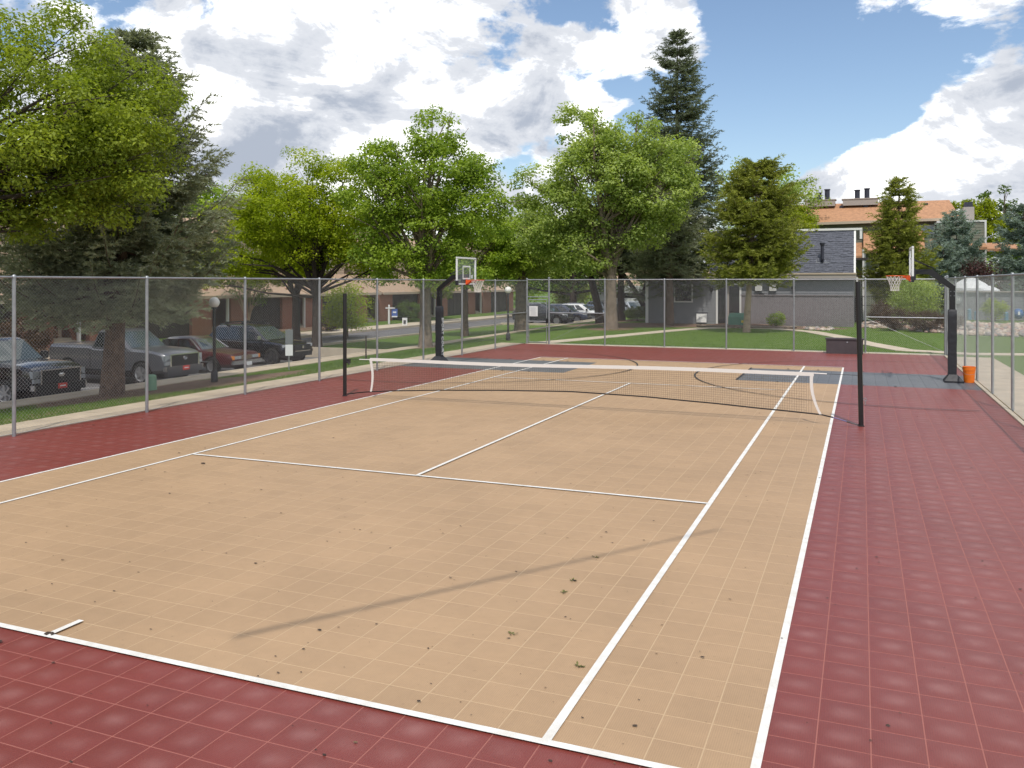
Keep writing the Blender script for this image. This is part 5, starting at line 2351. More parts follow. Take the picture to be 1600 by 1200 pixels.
# ------------------------------------------------------------------ vegetation
def leaf_cloud(name, C_, N_, size, aspect, m, parent, rng, fold=.25, sizevar=.45, group=None):
    """many small folded leaf faces; C_ centres, N_ normals"""
    n = len(C_)
    a = rng.normal(size=(n, 3))
    T = np.cross(N_, a)
    T /= np.linalg.norm(T, axis=1)[:, None] + 1e-9
    B = np.cross(N_, T)
    s = size * (1 + sizevar * (rng.random(n) - .5) * 2)[:, None]
    tip = C_ + T * s * .5 - N_ * s * fold * .5
    tail = C_ - T * s * .5
    l = C_ + B * s * aspect * .5 + N_ * s * fold * .3
    r_ = C_ - B * s * aspect * .5 + N_ * s * fold * .3
    V = np.stack([tail, r_, tip, l], 1).reshape(-1, 3)
    me = bpy.data.meshes.new(name)
    me.vertices.add(4 * n)
    me.vertices.foreach_set('co', V.ravel())
    me.loops.add(4 * n)
    me.loops.foreach_set('vertex_index', np.arange(4 * n, dtype=np.int32))
    me.polygons.add(n)
    me.polygons.foreach_set('loop_start', np.arange(0, 4 * n, 4, dtype=np.int32))
    me.polygons.foreach_set('loop_total', np.full(n, 4, dtype=np.int32))
    at = me.attributes.new('leaf_tint', 'FLOAT', 'POINT')
    tint = rng.beta(1.6, 1.9, n)
    if group is not None:
        gt = rng.beta(1.3, 1.5, int(group.max()) + 1)
        tint = .5 * tint + .5 * gt[group]
    tint = np.clip(tint, 0, 1)
    at.data.foreach_set('value', np.repeat(tint, 4).astype(np.float32))
    me.materials.append(m)
    me.update()
    o = bpy.data.objects.new(name, me)
    COL.objects.link(o)
    o.parent = parent
    return o


def tri_cloud(name, A, D, W, m, parent, rng, tint=None):
    """needle spikes: base A, direction*length D, half width vectors W"""
    n = len(A)
    V = np.stack([A - W, A + W, A + D], 1).reshape(-1, 3)
    me = bpy.data.meshes.new(name)
    me.vertices.add(3 * n)
    me.vertices.foreach_set('co', V.ravel())
    me.loops.add(3 * n)
    me.loops.foreach_set('vertex_index', np.arange(3 * n, dtype=np.int32))
    me.polygons.add(n)
    me.polygons.foreach_set('loop_start', np.arange(0, 3 * n, 3, dtype=np.int32))
    me.polygons.foreach_set('loop_total', np.full(n, 3, dtype=np.int32))
    at = me.attributes.new('leaf_tint', 'FLOAT', 'POINT')
    if tint is None:
        tint = rng.beta(1.5, 2.0, n)
    at.data.foreach_set('value', np.repeat(tint, 3).astype(np.float32))
    me.materials.append(m)
    me.update()
    o = bpy.data.objects.new(name, me)
    COL.objects.link(o)
    o.parent = parent
    return o


def unit(rng, n):
    v = rng.normal(size=(n, 3))
    return v / np.linalg.norm(v, axis=1)[:, None]


def broadleaf(name, label, base, trunk_r, fork, lobes, nclump, per, leaf, m, bark, seed, cat='tree', group=None, clump=(.5, .95), aspect=.6, lean=(0, 0), forks=1, nlimb=34, shell=.55):
    """base world xyz; lobes in local coords (x, y, z, rx, ry, rz); fork = height where limbs start"""
    rng = np.random.default_rng(seed)
    t = empty(name, base, label, cat, group=group)
    Lb = np.array(lobes, float)
    vol = Lb[:, 3] * Lb[:, 4] * Lb[:, 5]
    pick = rng.choice(len(Lb), nclump, p=vol / vol.sum())
    d = unit(rng, nclump)
    f = shell + (1 - shell) * rng.random(nclump) ** .6
    cc = Lb[pick, :3] + d * Lb[pick, 3:] * f[:, None]
    cr = rng.uniform(clump[0], clump[1], nclump)
    cnt = np.maximum(8, (per * 1.3 * (cr / np.mean(clump)) ** 2).astype(int))
    idx = np.repeat(np.arange(nclump), cnt)
    n = len(idx)
    dd = unit(rng, n)
    rad = rng.random(n) ** .45
    off = dd * (cr[idx] * rad)[:, None] * np.array([1.0, 1.0, .62])
    off[:, 2] -= .12 * (off[:, 0] ** 2 + off[:, 1] ** 2) / np.maximum(cr[idx], .2)
    C_ = cc[idx] + off
    N_ = dd * .45 + np.array([0, 0, .65]) + rng.normal(size=(n, 3)) * .42
    N_ /= np.linalg.norm(N_, axis=1)[:, None]
    leaf_cloud('crown', C_, N_, leaf * .88, aspect, m, t, rng, group=idx)
    # trunk and limbs
    rnd = random.Random(seed)
    q = MB()
    topz = float(Lb[:, 2].max() + .2 * Lb[:, 5].max())
    lx, ly = lean
    cxm, cym = float(np.average(Lb[:, 0], weights=vol)), float(np.average(Lb[:, 1], weights=vol))
    tr = [(0, 0, -.3, trunk_r * 1.5), (0, 0, .12, trunk_r * 1.22), (lx * .2, ly * .2, fork * .35, trunk_r), (lx, ly, fork, trunk_r * .88)]
    q.tube([p[:3] for p in tr], [p[3] for p in tr], 10)
    q.build('trunk', bark, t, True, 60)
    q = MB()
    ends = []
    for k_ in range(forks if forks > 1 else 1):
        a = 2 * math.pi * k_ / max(1, forks) + seed
        sx = 0 if forks == 1 else math.cos(a) * (topz - fork) * .16
        sy = 0 if forks == 1 else math.sin(a) * (topz - fork) * .16
        path, rr_ = [], []
        for i in range(6):
            s = i / 5
            path.append((lx + (cxm - lx) * s * .6 + sx * math.sin(s * 1.5) + rnd.uniform(-.12, .12) * s, ly + (cym - ly) * s * .6 + sy * math.sin(s * 1.5), fork - .15 + (topz - fork) * s * .85))
            rr_.append(trunk_r * (.80 if forks == 1 else .62) * (1 - s * .85))
        q.tube(path, rr_, 8)
        ends.append((path, rr_))
    sel = rng.choice(nclump, min(nlimb, nclump), replace=False)
    for j in sel:
        tx, ty, tz = cc[j]
        path, rr_ = ends[rnd.randrange(len(ends))]
        zs = fork + max(0, (tz - fork)) * rnd.uniform(.05, .6)
        s = min(.95, max(.0, (zs - fork) / max(.1, (topz - fork) * .85))) * 5
        i = min(4, int(s))
        p0 = Vector(path[i]).lerp(Vector(path[i + 1]), s - i)
        r0 = rr_[i] * .55
        p3 = Vector((tx, ty, tz))
        mid = p0.lerp(p3, .5) + Vector((0, 0, (p3 - p0).length * rnd.uniform(-.04, .14)))
        q.tube([p0, p0.lerp(mid, .5) + Vector((rnd.uniform(-.1, .1), rnd.uniform(-.1, .1), 0)), mid, mid.lerp(p3, .6), p3], [r0, r0 * .8, r0 * .55, r0 * .33, .012], 5)
        for _ in range(2):
            e_ = p3 + Vector((rnd.uniform(-.9, .9), rnd.uniform(-.9, .9), rnd.uniform(-.3, .6)))
            b0 = mid.lerp(p3, rnd.uniform(0, .6))
            q.tube([b0, b0.lerp(e_, .5), e_], [r0 * .3, r0 * .2, .008], 4)
    q.build('branches', bark, t, True, 60)
    return t


def conifer(name, label, base, h, rad, z0, m, bark, seed, cat='tree', group=None, lean=(0, 0), whorls=26, per=7, trunk_r=.2, needle=.10, nw=.011, twigs=16, spikes=15, droop=.25, tipup=.3, power=.8, irregular=.25, asym=None):
    rng = np.random.default_rng(seed)
    rnd = random.Random(seed)
    t = empty(name, base, label, cat, group=group)
    q = MB()
    n = 8
    q.tube([(lean[0] * (s ** 1.2), lean[1] * (s ** 1.2), -.3 + (h + .25) * s) for s in np.linspace(0, 1, n)], [trunk_r * 1.35] + [trunk_r * (1 - s) + .015 for s in np.linspace(.03, 1, n - 1)], 10)
    q.build('trunk', bark, t, True, 60)
    br = MB()
    TA, TD, TB = [], [], []          # twig base, twig vector, branch number
    nb_ = 0
    for w in range(whorls):
        s = (w + rnd.uniform(0, .8)) / whorls
        z = z0 + (h - z0) * s
        sp = z / h
        ax = Vector((lean[0] * sp ** 1.2, lean[1] * sp ** 1.2, z))
        for k_ in range(per):
            a = rnd.uniform(0, 2 * math.pi)
            L_ = rad * (1 - s) ** power * rnd.uniform(1 - irregular, 1 + irregular * .5) + .12
            if asym:
                L_ *= 1 + asym[1] * math.cos(a - asym[0])
            if s < .08:
                L_ *= .75
            pts_ = []
            dz = rnd.uniform(-.1, .25) + .25 * s
            for i in range(6):
                u = i / 5
                zz_ = L_ * (dz * u - droop * (1.2 - s) * math.sin(u * math.pi * .75) + tipup * u * u * .6)
                pts_.append(ax + Vector((math.cos(a) * L_ * u, math.sin(a) * L_ * u, zz_)))
            br.tube(pts_, [.024 * (1 - .85 * i / 5) * (.5 + L_ / rad) for i in range(6)], 4, cap=False)
            nb_ += 1
            nt_ = max(4, int(twigs * (.35 + .65 * L_ / rad)))
            for i in range(nt_):
                u = (.12 if L_ > .6 else 0) + .88 * (i + rnd.random()) / nt_
                f = min(4.999, u * 5)
                p = pts_[int(f)].lerp(pts_[int(f) + 1], f - int(f))
                sd = 1 if i % 2 else -1
                an = a + sd * rnd.uniform(.5, 1.15)
                l2 = (.24 + .34 * L_ * (1 - u)) * rnd.uniform(.7, 1.2)
                if i >= nt_ - 2:
                    an, l2 = a + rnd.uniform(-.3, .3), .32
                v = Vector((math.cos(an), math.sin(an), rnd.uniform(-.45, .15) * (1.2 - s) + .1 * tipup)) * l2
                TA.append(tuple(p))
                TD.append(tuple(v))
                if l2 > .35:
                    for sd2 in (-1, 1):
                        for u2 in (.35, .65):
                            an2 = an + sd2 * rnd.uniform(.5, .9)
                            TA.append(tuple(p + v * u2))
                            TD.append(tuple(Vector((math.cos(an2), math.sin(an2), rnd.uniform(-.5, .1))) * l2 * .45))
            TA.append(tuple(pts_[3]))
            TD.append(tuple(pts_[5] - pts_[3]))
            TB += [nb_ * 5 + (q_ * 5) // max(1, len(TA) - len(TB)) for q_ in range(len(TA) - len(TB))]
    br.build('branches', bark, t)
    TA, TD = np.array(TA), np.array(TD)
    ln = np.linalg.norm(TD, axis=1)
    cnt = np.maximum(5, (spikes * ln / .35).astype(int))
    idx = np.repeat(np.arange(len(TA)), cnt)
    n = len(idx)
    u = rng.random(n)
    tw = TD[idx] / ln[idx][:, None]
    A = TA[idx] + TD[idx] * u[:, None]
    side = unit(rng, n)
    side -= tw * np.sum(side * tw, 1)[:, None]
    side /= np.linalg.norm(side, axis=1)[:, None] + 1e-9
    side[:, 2] = side[:, 2] * .8 + .12
    D_ = (tw * .75 + side * .75) * (needle * rng.uniform(.7, 1.25, n))[:, None]
    W = np.cross(D_, unit(rng, n))
    W = W / (np.linalg.norm(W, axis=1)[:, None] + 1e-9) * nw
    gt = rng.beta(1.1, 1.7, nb_ * 5 + 6)
    tint = np.clip(rng.beta(1.5, 2.2, n) * .30 + .30 * u * rng.random(n) + .55 * gt[np.array(TB)][idx], 0, 1)
    tri_cloud('needles', A, D_, W, m, t, rng, tint)
    return t


gz = ground
# near foliage hanging in from the left edge
broadleaf('broadleaf_tree', 'overhanging bright green tree filling the upper left corner', (-13.3, -4.6, gz(-13.3, -4.6)), .22, 4.3,
          [(1.3, 1.5, 6.5, 2.9, 2.6, 2.1), (2.0, 2.6, 5.6, 1.9, 1.9, 1.3), (2.2, 3.1, 7.6, 1.7, 1.7, 1.3), (-.6, -.4, 8.2, 3.0, 3.0, 2.0), (0.2, 0.4, 5.6, 1.8, 1.8, .9), (1.5, 2.8, 8.8, 1.5, 1.5, 1.0), (1.2, 1.6, 5.2, 1.7, 1.6, .9), (2.3, 3.0, 6.4, 1.5, 1.5, 1.3)],
          430, 150, .115, M['leaf_near'], M['bark_dark'], 31, clump=(.38, .75), aspect=.5, nlimb=60, shell=.2)
# tall spruce by the parked trucks
conifer('spruce_tree', 'tall grey-green spruce with thick bare trunk behind the left fence', (-13.8, 1.0, gz(-13.8, 1.0)), 10.3, 3.6, 2.75,
        M['needle_spruce'], M['bark_brown'], 12, lean=(.55, .35), whorls=30, per=8, trunk_r=.27, needle=.115, nw=.019, twigs=25, spikes=19, droop=.27, tipup=.62, power=.72, irregular=.35)
conifer('spruce_tree', 'second spruce behind the tall one, reaching toward the yellow-green tree', (-21.5, 9.2, gz(-22, 9)), 8.6, 3.6, 2.6,
        M['needle_spruce'], M['bark_brown'], 13, whorls=22, per=7, trunk_r=.22, needle=.12, nw=.017, twigs=16, spikes=13, droop=.3, tipup=.4)
conifer('spruce_tree', 'dark spruce on the far left behind the black pickup', (-24.5, 1.5, gz(-24, 2)), 9.5, 4.6, 2.2,
        M['needle_dark'], M['bark_brown'], 14, whorls=22, per=7, trunk_r=.24, needle=.13, nw=.020, twigs=16, spikes=12, droop=.35, tipup=.3)
# yellow-green locust
broadleaf('locust_tree', 'yellow-green tree with dark spreading limbs behind the left fence', (-21.8, 22.3, gz(-21.8, 22.3)), .27, 2.9,
          [(-1.5, -.8, 7.6, 2.6, 2.6, 2.1), (-3.7, -1.5, 5.4, 1.9, 2.0, 1.9), (.8, .4, 9.2, 1.8, 1.8, 1.6), (1.8, .8, 6.6, 2.3, 2.0, 2.0), (-2.9, -1.2, 8.8, 1.4, 1.5, 1.1), (-4.6, -1.8, 7.2, 1.3, 1.3, 1.1), (-1.0, -.4, 10.1, 1.0, .9, .8), (2.9, 1.1, 4.8, 1.4, 1.5, 1.0), (-4.8, -2.0, 4.6, 1.3, 1.4, 1.2), (-.3, 0, 5.4, 2.4, 2.0, 1.0)],
          460, 95, .17, M['leaf_locust'], M['bark_dark'], 41, clump=(.5, .9), aspect=.5, forks=3, nlimb=46, shell=.45)
broadleaf('broadleaf_tree', 'rounded yellow-green tree between the locust and the spruce', (-27.0, 27.5, gz(-27.6, 27)), .26, 2.6,
          [(-.5, 0, 7.2, 3.0, 3.0, 2.9), (1.8, .4, 6.0, 1.8, 2.0, 2.0), (-2.0, -.4, 5.2, 1.8, 2.0, 1.9), (.2, 0, 4.2, 2.6, 2, 1.0)],
          180, 85, .20, M['leaf_locust'], M['bark_dark'], 42, clump=(.6, 1.0), forks=2, nlimb=24)
# big green maple
broadleaf('maple_tree', 'tall green maple with rounded top left of the first hoop', (-14.4, 21.0, gz(-14.4, 21)), .30, 3.0,
          [(.1, 0, 8.4, 2.8, 2.6, 2.5), (-2.1, -.8, 8.0, 2.0, 1.9, 2.3), (.3, .2, 10.7, 1.4, 1.4, 1.3), (2.2, .7, 7.2, 1.9, 1.7, 2.0), (0, 0, 5.6, 2.6, 2.4, 1.6), (-1.6, -.5, 10.2, 1.1, 1.1, .9), (2.1, .8, 9.2, 1.1, 1.1, 1.1), (-.8, -.3, 4.0, 2.3, 1.9, .9), (1.9, .6, 4.0, 1.6, 1.4, .9), (-2.4, -.9, 5.2, 1.4, 1.4, 1.2), (3.1, 1.0, 6.2, 1.1, 1.0, 1.0)],
          400, 95, .165, M['leaf_maple'], M['bark_grey'], 51, clump=(.42, .85), aspect=.68, nlimb=40, shell=.5)
# trees between the maple and the large one
broadleaf('broadleaf_tree', 'mid-height green tree behind the left backboard', (-19.0, 35.3, gz(-19, 35)), .24, 3.0,
          [(1.0, 0, 5.9, 2.3, 2.3, 2.0), (.2, .2, 7.4, 1.7, 1.7, 1.2), (2.6, .8, 5.2, 1.6, 1.6, 1.4), (-.8, 0, 5.0, 1.8, 1.8, 1.2), (2.0, .6, 7.4, 1.5, 1.4, 1.2), (.8, 0, 4.0, 2.4, 2.0, .9)], 180, 85, .20, M['leaf_maple'], M['bark_brown'], 52, clump=(.5, .9), nlimb=20)
broadleaf('broadleaf_tree', 'green tree with broad trunk left of the gate', (-16.2, 38.6, gz(-16, 38.6)), .42, 3.2,
          [(.6, 0, 6.3, 2.6, 2.6, 2.0), (1.8, .4, 4.9, 1.6, 2.0, 1.2), (-1.2, 0, 6.4, 1.6, 1.8, 1.5), (.9, 0, 8.2, 1.3, 1.3, .9), (-1.0, 0, 4.3, 2.2, 2, 1.0)], 170, 85, .21, M['leaf_bright'], M['bark_grey'], 53, clump=(.5, 1.0), nlimb=20)
broadleaf('broadleaf_tree', 'dark shaded tree behind the gate and the charcoal SUV', (-22.0, 68.0, gz(-22, 68)), .4, 2.5,
          [(0, 0, 6.5, 5.5, 4, 4.0), (5.5, 0, 5.5, 4.0, 3.5, 3.0), (-5, 0, 5.5, 4.0, 3.5, 3.0)], 190, 70, .30, M['leaf_dark'], M['bark_dark'], 54, clump=(.8, 1.5), nlimb=20)
# large light-green maple in the middle
broadleaf('maple_tree', 'largest light green maple with forked pale trunk in the middle', (-8.1, 32.8, 0), .36, 3.2,
          [(-.6, 0, 8.6, 3.3, 3.2, 3.0), (2.4, .8, 8.4, 2.5, 2.5, 2.6), (-3.0, -1.0, 7.2, 2.3, 2.3, 2.2), (-1.8, -.4, 11.9, 1.4, 1.5, 1.5), (1.1, .3, 11.6, 1.9, 1.8, 1.4), (-2.4, -.7, 4.9, 2.3, 2.2, 1.3), (1.6, .6, 6.2, 2.0, 2.0, 1.3), (3.4, 1.2, 10.0, 1.5, 1.5, 1.6), (-4.4, -1.6, 8.6, 1.2, 1.3, 1.3), (-.4, -.2, 13.2, .8, .8, .6), (-2.3, -.8, 13.0, .7, .7, .8), (-3.6, -1.3, 5.4, 1.6, 1.5, 1.2), (.2, 0, 10.2, 2.4, 2.2, 1.8), (-1.2, -.4, 3.9, 1.5, 1.4, .8)],
          520, 98, .19, M['leaf_bright'], M['bark_grey'], 61, clump=(.5, .95), aspect=.68, forks=3, nlimb=60, shell=.55)
# conifers behind it
conifer('spruce_tree', 'very tall dark spruce rising behind the large maple', (-6.1, 42.8, 0), 20.5, 4.6, 2.6, M['needle_dark'], M['bark_brown'], 71,
        whorls=44, per=9, trunk_r=.33, needle=.15, nw=.022, twigs=17, spikes=12, droop=.30, tipup=.35, power=.62, irregular=.3)
conifer('spruce_tree', 'grey-green spruce with low boughs over the clubhouse window', (-5.75, 38.5, 0), 9.0, 3.0, 4.1, M['needle_spruce'], M['bark_brown'], 72,
        whorls=18, per=7, trunk_r=.27, needle=.14, nw=.020, twigs=15, spikes=12, droop=.42, tipup=.2, power=.55)
conifer('spruce_tree', 'dark conifer filling the gap left of the grey clubhouse', (-11.0, 46.0, gz(-11, 46)), 10.5, 4.0, 4.6, M['needle_dark'], M['bark_dark'], 73,
        whorls=20, per=7, trunk_r=.28, needle=.17, nw=.028, twigs=14, spikes=10, droop=.4, tipup=.2, power=.5)
broadleaf('leaning_tree', 'dark leaning trunk with sparse leaves before the far car row', (-12.8, 46.5, gz(-12.8, 46)), .30, 3.4,
          [(-.5, 0, 6.0, 3.0, 2.5, 1.8)], 70, 70, .24, M['leaf_dark'], M['bark_dark'], 74, lean=(-.7, 0), nlimb=14)
q = MB()
q.tube([(-8.4, 45, 0), (-9.6, 45, 2.1), (-11.2, 45.2, 4.2), (-12.3, 45.4, 6.0)], [.22, .18, .14, .08], 8)
q.tube([(-9.2, 45, 1.5), (-8.9, 45.3, 3.0), (-9.3, 45.5, 4.6)], [.12, .09, .05], 6)
tag(q.build('bare_trunk', M['bark_dark'], None, True, 60), 'bare dark trunk leaning left beside the clubhouse corner', 'tree')
broadleaf('broadleaf_tree', 'light leafy tree behind the tall spruce and above the clubhouse roof', (-2.0, 60.5, 0), .35, 5,
          [(0, 0, 11.0, 3.2, 3, 2.4), (2.6, .6, 10.0, 2.3, 2.3, 2.0), (-3.0, 0, 12.0, 2.0, 2.0, 1.6), (2.2, 0, 7.6, 2.2, 2.2, 1.5), (-.5, 0, 8.0, 2.6, 2.4, 2.0)], 150, 62, .26, M['leaf_bright'], M['bark_grey'], 75, clump=(.55, 1.1), nlimb=40)
broadleaf('broadleaf_tree', 'lime green tree peeking over the white roof edge of the clubhouse', (.4, 53.5, 0), .25, 4.5,
          [(.3, 0, 7.6, 1.9, 1.8, 1.2), (-1.6, 0, 7.2, 1.5, 1.5, 1.1)], 70, 80, .20, M['leaf_lime'], M['bark_grey'], 76, clump=(.45, .8), nlimb=14)
conifer('conifer_tree', 'golden-green conifer with pale trunk in front of the clubhouse', (-.15, 32.4, 0), 9.6, 3.1, 3.45, M['needle_green'], M['bark_pale'], 77,
        whorls=24, per=8, trunk_r=.17, needle=.16, nw=.028, twigs=17, spikes=13, droop=.38, tipup=.25, power=.42, irregular=.32, lean=(.7, .2))
conifer('pine_tree', 'dark green pine with pointed top right of the clubhouse roof', (8.2, 46.4, gz(8.2, 46)), 9.6, 2.6, .8, M['needle_green'], M['bark_brown'], 78,
        whorls=24, per=8, trunk_r=.18, needle=.19, nw=.024, twigs=13, spikes=13, droop=-.05, tipup=.8, power=.62, irregular=.3)
conifer('blue_spruce_tree', 'blue-green spruce in front of the olive wall', (12.58, 56.2, 0), 8.1, 2.6, .6, M['needle_blue'], M['bark_brown'], 79,
        whorls=20, per=8, trunk_r=.15, needle=.19, nw=.028, twigs=13, spikes=12, droop=.1, tipup=.6, power=.5)
conifer('blue_spruce_tree', 'low blue-grey spruce left of the dark red shrub', (11.5, 54.1, gz(11, 54)), 5.4, 2.5, .4, M['needle_blue'], M['bark_brown'], 80,
        whorls=14, per=8, trunk_r=.12, needle=.18, nw=.026, twigs=13, spikes=12, droop=.1, tipup=.5, power=.5)
conifer('blue_spruce_tree', 'blue-green spruce at the right edge', (17.1, 56.8, 0), 8.7, 3.0, .6, M['needle_blue'], M['bark_brown'], 81,
        whorls=20, per=8, trunk_r=.16, needle=.20, nw=.028, twigs=14, spikes=12, droop=.15, tipup=.5, power=.55)
broadleaf('broadleaf_tree', 'lime green tree rising right of the orange-brown roof', (16.6, 84.5, 0), .4, 5, [(0, 0, 9.6, 2.9, 2.5, 2.1), (1.8, 0, 7.6, 2.5, 2.3, 2.0)], 100, 80, .32, M['leaf_lime'], M['bark_grey'], 82, clump=(.6, 1.1), nlimb=16)
broadleaf('broadleaf_tree', 'sparse dark green tree at the far right above the lime one', (20.0, 88, 0), .4, 6, [(-.6, 0, 11.6, 1.7, 1.6, 1.4), (1.3, 0, 9.4, 1.8, 1.8, 1.6), (.6, 0, 6.5, 2, 2, 1.6)], 60, 45, .34, M['leaf_dark'], M['bark_grey'], 83, clump=(.5, .9), nlimb=24)

# shrubs


def shrub(label, x, y, rx, ry, h_, m, seed, leaf=.09, n=55, per=60, group=None, cat='shrub', bark='bark_brown', name='round_shrub'):
    z = gz(x, y)
    return broadleaf(name, label, (x, y, z), .05, h_ * .25, [(0, 0, h_ * .52, rx * .8, ry * .8, h_ * .42)], n, per, leaf, m, M[bark], seed, cat, group, clump=(.22 * h_ / 1.5, .42 * h_ / 1.5), nlimb=12, shell=.5)


shrub('large rounded green bush behind the right net post', 8.8, 38.4, 1.55, 1.3, 2.95, M['leaf_bright'], 91, .10, 120, 70)
BG = 'brown-red barberry shrubs along the rock bed'
shrub('brown-red barberry shrub, left of the pair below the green bush', 7.6, 36.5, .95, .8, 1.35, M['leaf_barberry'], 92, .07, 70, 60, BG)
shrub('brown-red barberry shrub, broadest, in the middle of the rock bed', 9.1, 35.6, 1.15, .9, 1.35, M['leaf_barberry'], 93, .07, 85, 60, BG)
shrub('small barberry shrub beside the right hoop pole', 10.4, 36.0, .8, .7, 1.1, M['leaf_barberry'], 94, .07, 60, 60, BG)
shrub('brownish shrub against the iron gate', 7.0, 41.5, .8, .8, 1.7, M['leaf_barberry'], 95, .08, 60, 55)
shrub('dark red leafed shrub before the olive building', 13.6, 52.3, 1.3, 1.1, 4.5, M['leaf_red'], 96, .15, 110, 55)
shrub('small green upright shrub beside the transformer box', 1.0, 37.6, .75, .7, 1.05, M['leaf_maple'], 97, .08, 40, 40)
shrub('olive green shrub behind the right fence near the blue float', 14.0, 47.2, .9, .8, 1.5, M['leaf_locust'], 98, .09, 60, 55)
shrub('pale variegated bush behind the far white cars', -24.0, 74.0, 2.4, 2.0, 4.4, M['leaf_pale'], 99, .22, 90, 55)
shrub('dark low shrub by the clubhouse left corner', -9.4, 44.6, 1.2, 1.0, 1.1, M['leaf_dark'], 100, .10, 70, 50)
HG = 'low shrubs in front of the townhouses'
shrub('reddish shrub at the brick wall corner behind the locust trunk', -31.8, 40.6, 1.2, 1.3, 1.6, M['leaf_barberry'], 101, .12, 60, 50, HG)
shrub('bright green low tree beside the left net post', -26.4, 32.4, 1.7, 1.9, 3.9, M['leaf_locust'], 102, .15, 90, 55)
shrub('brown-red hedge shrub across the road by the left post', -30.9, 36.6, .9, 1.7, 1.3, M['leaf_barberry'], 103, .12, 60, 50, HG)
shrub('dark shrub under the yard sign', -32.2, 51.5, 1.2, 2.2, 1.9, M['leaf_dark'], 104, .14, 60, 50, HG)
shrub('dull brown-red hedge behind the black pickup', -31.4, 11.5, 1.0, 3.2, 1.9, M['leaf_barberry'], 105, .13, 110, 55, HG)
# small tree with pale twin trunk in front of the second garage
broadleaf('small_tree', 'small grey-green tree with pale twin trunk before the garage', (-31.0, 27.8, gz(-31, 28)), .13, 1.0, [(.2, 0, 3.6, 1.4, 1.4, 1.3), (-.6, 0, 4.6, 1.1, 1.1, 1.0)], 60, 60, .15, M['leaf_dark'], M['bark_pale'], 111, forks=2, nlimb=12)
broadleaf('small_tree', 'small green tree in front of the brick townhouse', (-30.8, 54.8, gz(-31, 55)), .16, 1.8, [(0, 0, 4.4, 2.2, 2.2, 2.0)], 80, 60, .2, M['leaf_maple'], M['bark_brown'], 112, nlimb=14)
broadleaf('broadleaf_tree', 'tree behind the townhouse roofs at the left', (-45.0, 38.0, -.5), .4, 4, [(0, 0, 8.0, 4.5, 5, 3.5)], 110, 70, .34, M['leaf_maple'], M['bark_grey'], 113, clump=(.8, 1.5), nlimb=12)
broadleaf('broadleaf_tree', 'broad dark tree behind the farther townhouses', (-44.0, 62.0, -.5), .4, 4, [(0, 0, 7.5, 4.5, 7, 3.5)], 120, 70, .36, M['leaf_dark'], M['bark_grey'], 114, clump=(.8, 1.6), nlimb=12)

# far belt of trees closing the horizon
rng = np.random.default_rng(5)
cc = []
for i in range(420):
    a = rng.uniform(-62, 46)
    if a < -10:
        y = rng.uniform(96, 118)
        hmax = 9
    else:
        y = rng.uniform(98, 120)
        hmax = 6.5
    cc.append((a, y, rng.uniform(.5, hmax)))
cc = np.array(cc)
idx = np.repeat(np.arange(len(cc)), 70)
dd = unit(rng, len(idx))
C_ = cc[idx] + dd * 2.1 * (rng.random(len(idx)) ** .45)[:, None]
N_ = dd * .5 + np.array([0, 0, .6]) + rng.normal(size=(len(idx), 3)) * .4
N_ /= np.linalg.norm(N_, axis=1)[:, None]
tag(leaf_cloud('distant_trees', C_, N_, .62, .7, M['leaf_maple'], None, rng), 'far belt of green trees closing the view', 'trees', kind='stuff')

# far house behind the parked cars
fh = empty('far_house', (-17, 92, -.5), 'beige house with dark garage behind the far parked cars', 'house')
q = MB()
lap_wall(q, 'Y', 0, -9, 9, -.3, 3.0, .25, -1, 6)
q.build('siding_wall', M['beige_siding'], fh)
q = MB()
q.add([(-9.6, -.9, 2.9), (9.6, -.9, 2.9), (9.6, 3, 5.0), (-9.6, 3, 5.0), (-9.6, 7, 2.9), (9.6, 7, 2.9)], [(0, 1, 2, 3), (3, 2, 5, 4), (0, 3, 4), (1, 5, 2), (0, 4, 5, 1)])
q.build('roof', M['tan_roof'], fh)
q = MB()
for x in (-4.5, 1.5):
    q.box((x, -.06, 1.05), (4.6, .08, 2.1))
q.build('garage_door', M['garage'], fh)

# grass blades on the strips nearest the camera
rng = np.random.default_rng(9)
n = 52000
gx = rng.uniform(-14.3, -9.6, n)
gy = -8 + 30 * rng.random(n) ** 1.3
keep = np.array([dirt_amount(a, b_) < .35 + .3 * r_ for a, b_, r_ in zip(gx, gy, rng.random(n))])
gx, gy = gx[keep], gy[keep]
m_ = 26000
bx, by = rng.uniform(-8.0, 9.0, m_), 19.6 + 14 * rng.random(m_) ** 1.5
# keep off the path
pp = [(-7.75, 19.95), (-6.3, 24.9), (-4.3, 32.3), (-3.1, 35.6), (-1.4, 37.3), (1.0, 36.6), (3.2, 34.2), (4.9, 29.6), (6.0, 25.4), (7.5, 21.4), (9.8, 20.3)]


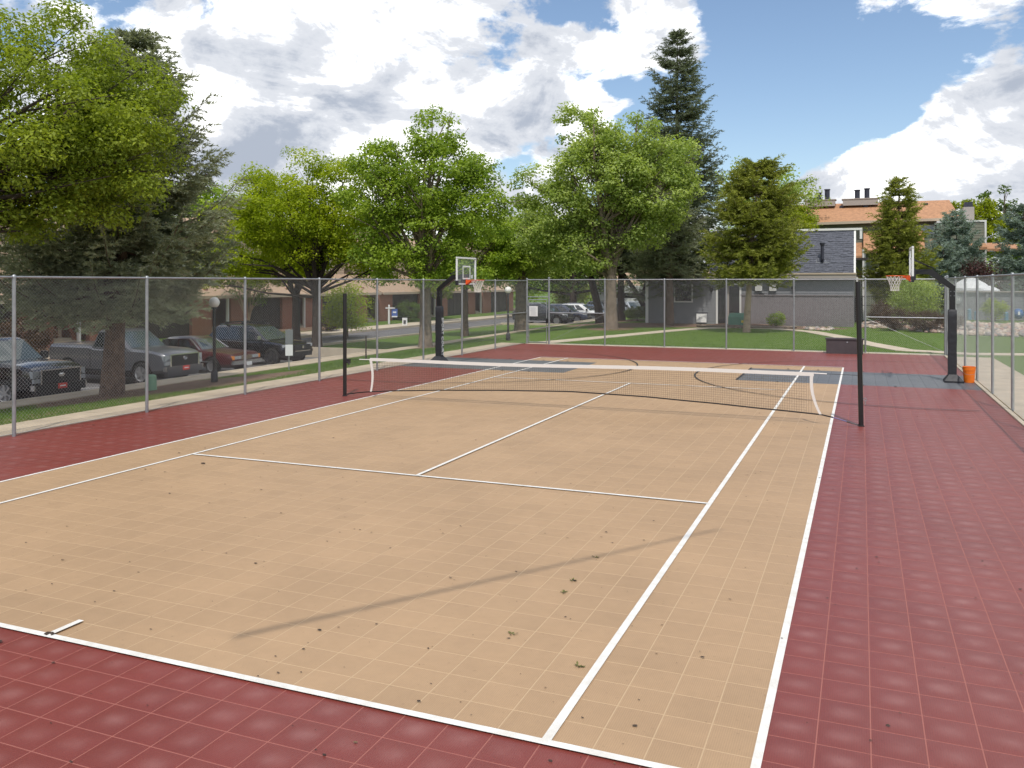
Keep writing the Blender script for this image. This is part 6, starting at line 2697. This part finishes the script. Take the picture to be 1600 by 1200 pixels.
def dpath(x, y):
    d = np.full(len(x), 99.)
    for (ax_, ay_), (bx_, by_) in zip(pp[:-1], pp[1:]):
        vx, vy = bx_ - ax_, by_ - ay_
        tt = np.clip(((x - ax_) * vx + (y - ay_) * vy) / (vx * vx + vy * vy), 0, 1)
        d = np.minimum(d, np.hypot(x - ax_ - tt * vx, y - ay_ - tt * vy))
    return d


kp = dpath(bx, by) > .56
gx, gy = np.concatenate([gx, bx[kp]]), np.concatenate([gy, by[kp]])
gzv = np.array([gz(a, b_) for a, b_ in zip(gx, gy)])
n = len(gx)
A = np.stack([gx, gy, gzv - .015], 1)
D_ = np.stack([rng.normal(0, .022, n), rng.normal(0, .022, n), rng.uniform(.03, .075, n)], 1)
an = rng.uniform(0, 6.28, n)
W = np.stack([np.cos(an), np.sin(an), np.zeros(n)], 1) * .006
tag(tri_cloud('grass', A, D_, W, M['grass_blade'], None, rng), 'short grass growing along the fence and on the far lawn', 'grass', kind='stuff')

# ------------------------------------------------------------------ cable-hung bar and masts added out of frame to shadow the beige tiles
ox_, oy_ = sdir.x / sdir.z, sdir.y / sdir.z
HB = 8.3
p0 = Vector((1.35 + HB * ox_, -11.85 + HB * oy_, HB))
p1 = Vector((4.40 + HB * ox_, -7.45 + HB * oy_, HB))
lb = empty('light_bar', tuple(p0), 'long grey bar hung on thin cables above the near end of the court', 'light bar')
q = MB()
q.tube([(0, 0, 0), tuple(p1 - p0)], [.036, .020], 10)
q.build('bar', M['galv'], lb, True, 40)
q = MB()
ma, mb2 = Vector((16.5, -12.5, 10.2)), Vector((-10.5, -17.5, 10.2))
q.tube([tuple(p1 - p0), tuple(ma - p0)], .003, 4)
q.tube([(0, 0, 0), tuple(mb2 - p0)], .003, 4)
q.tube([(0, 0, 0), tuple(Vector((12.5, -24.0, 10.2)) - p0)], .003, 4)
q.build('cable', M['galv'], lb)
for i, (c_, lab) in enumerate(((ma, 'tall steel cable mast outside the right fence'), (mb2, 'tall steel cable mast outside the left fence'), (Vector((12.5, -24.0, 10.2)), 'tall steel cable mast at the near right corner'))):
    q = MB()
    q.tube([(0, 0, -.2), (0, 0, c_.z)], .07, 10)
    tag(q.build('cable_mast', M['galv'], None, True, 40, loc=(c_.x, c_.y, 0)), lab, 'mast', 'cable masts round the near end of the court')
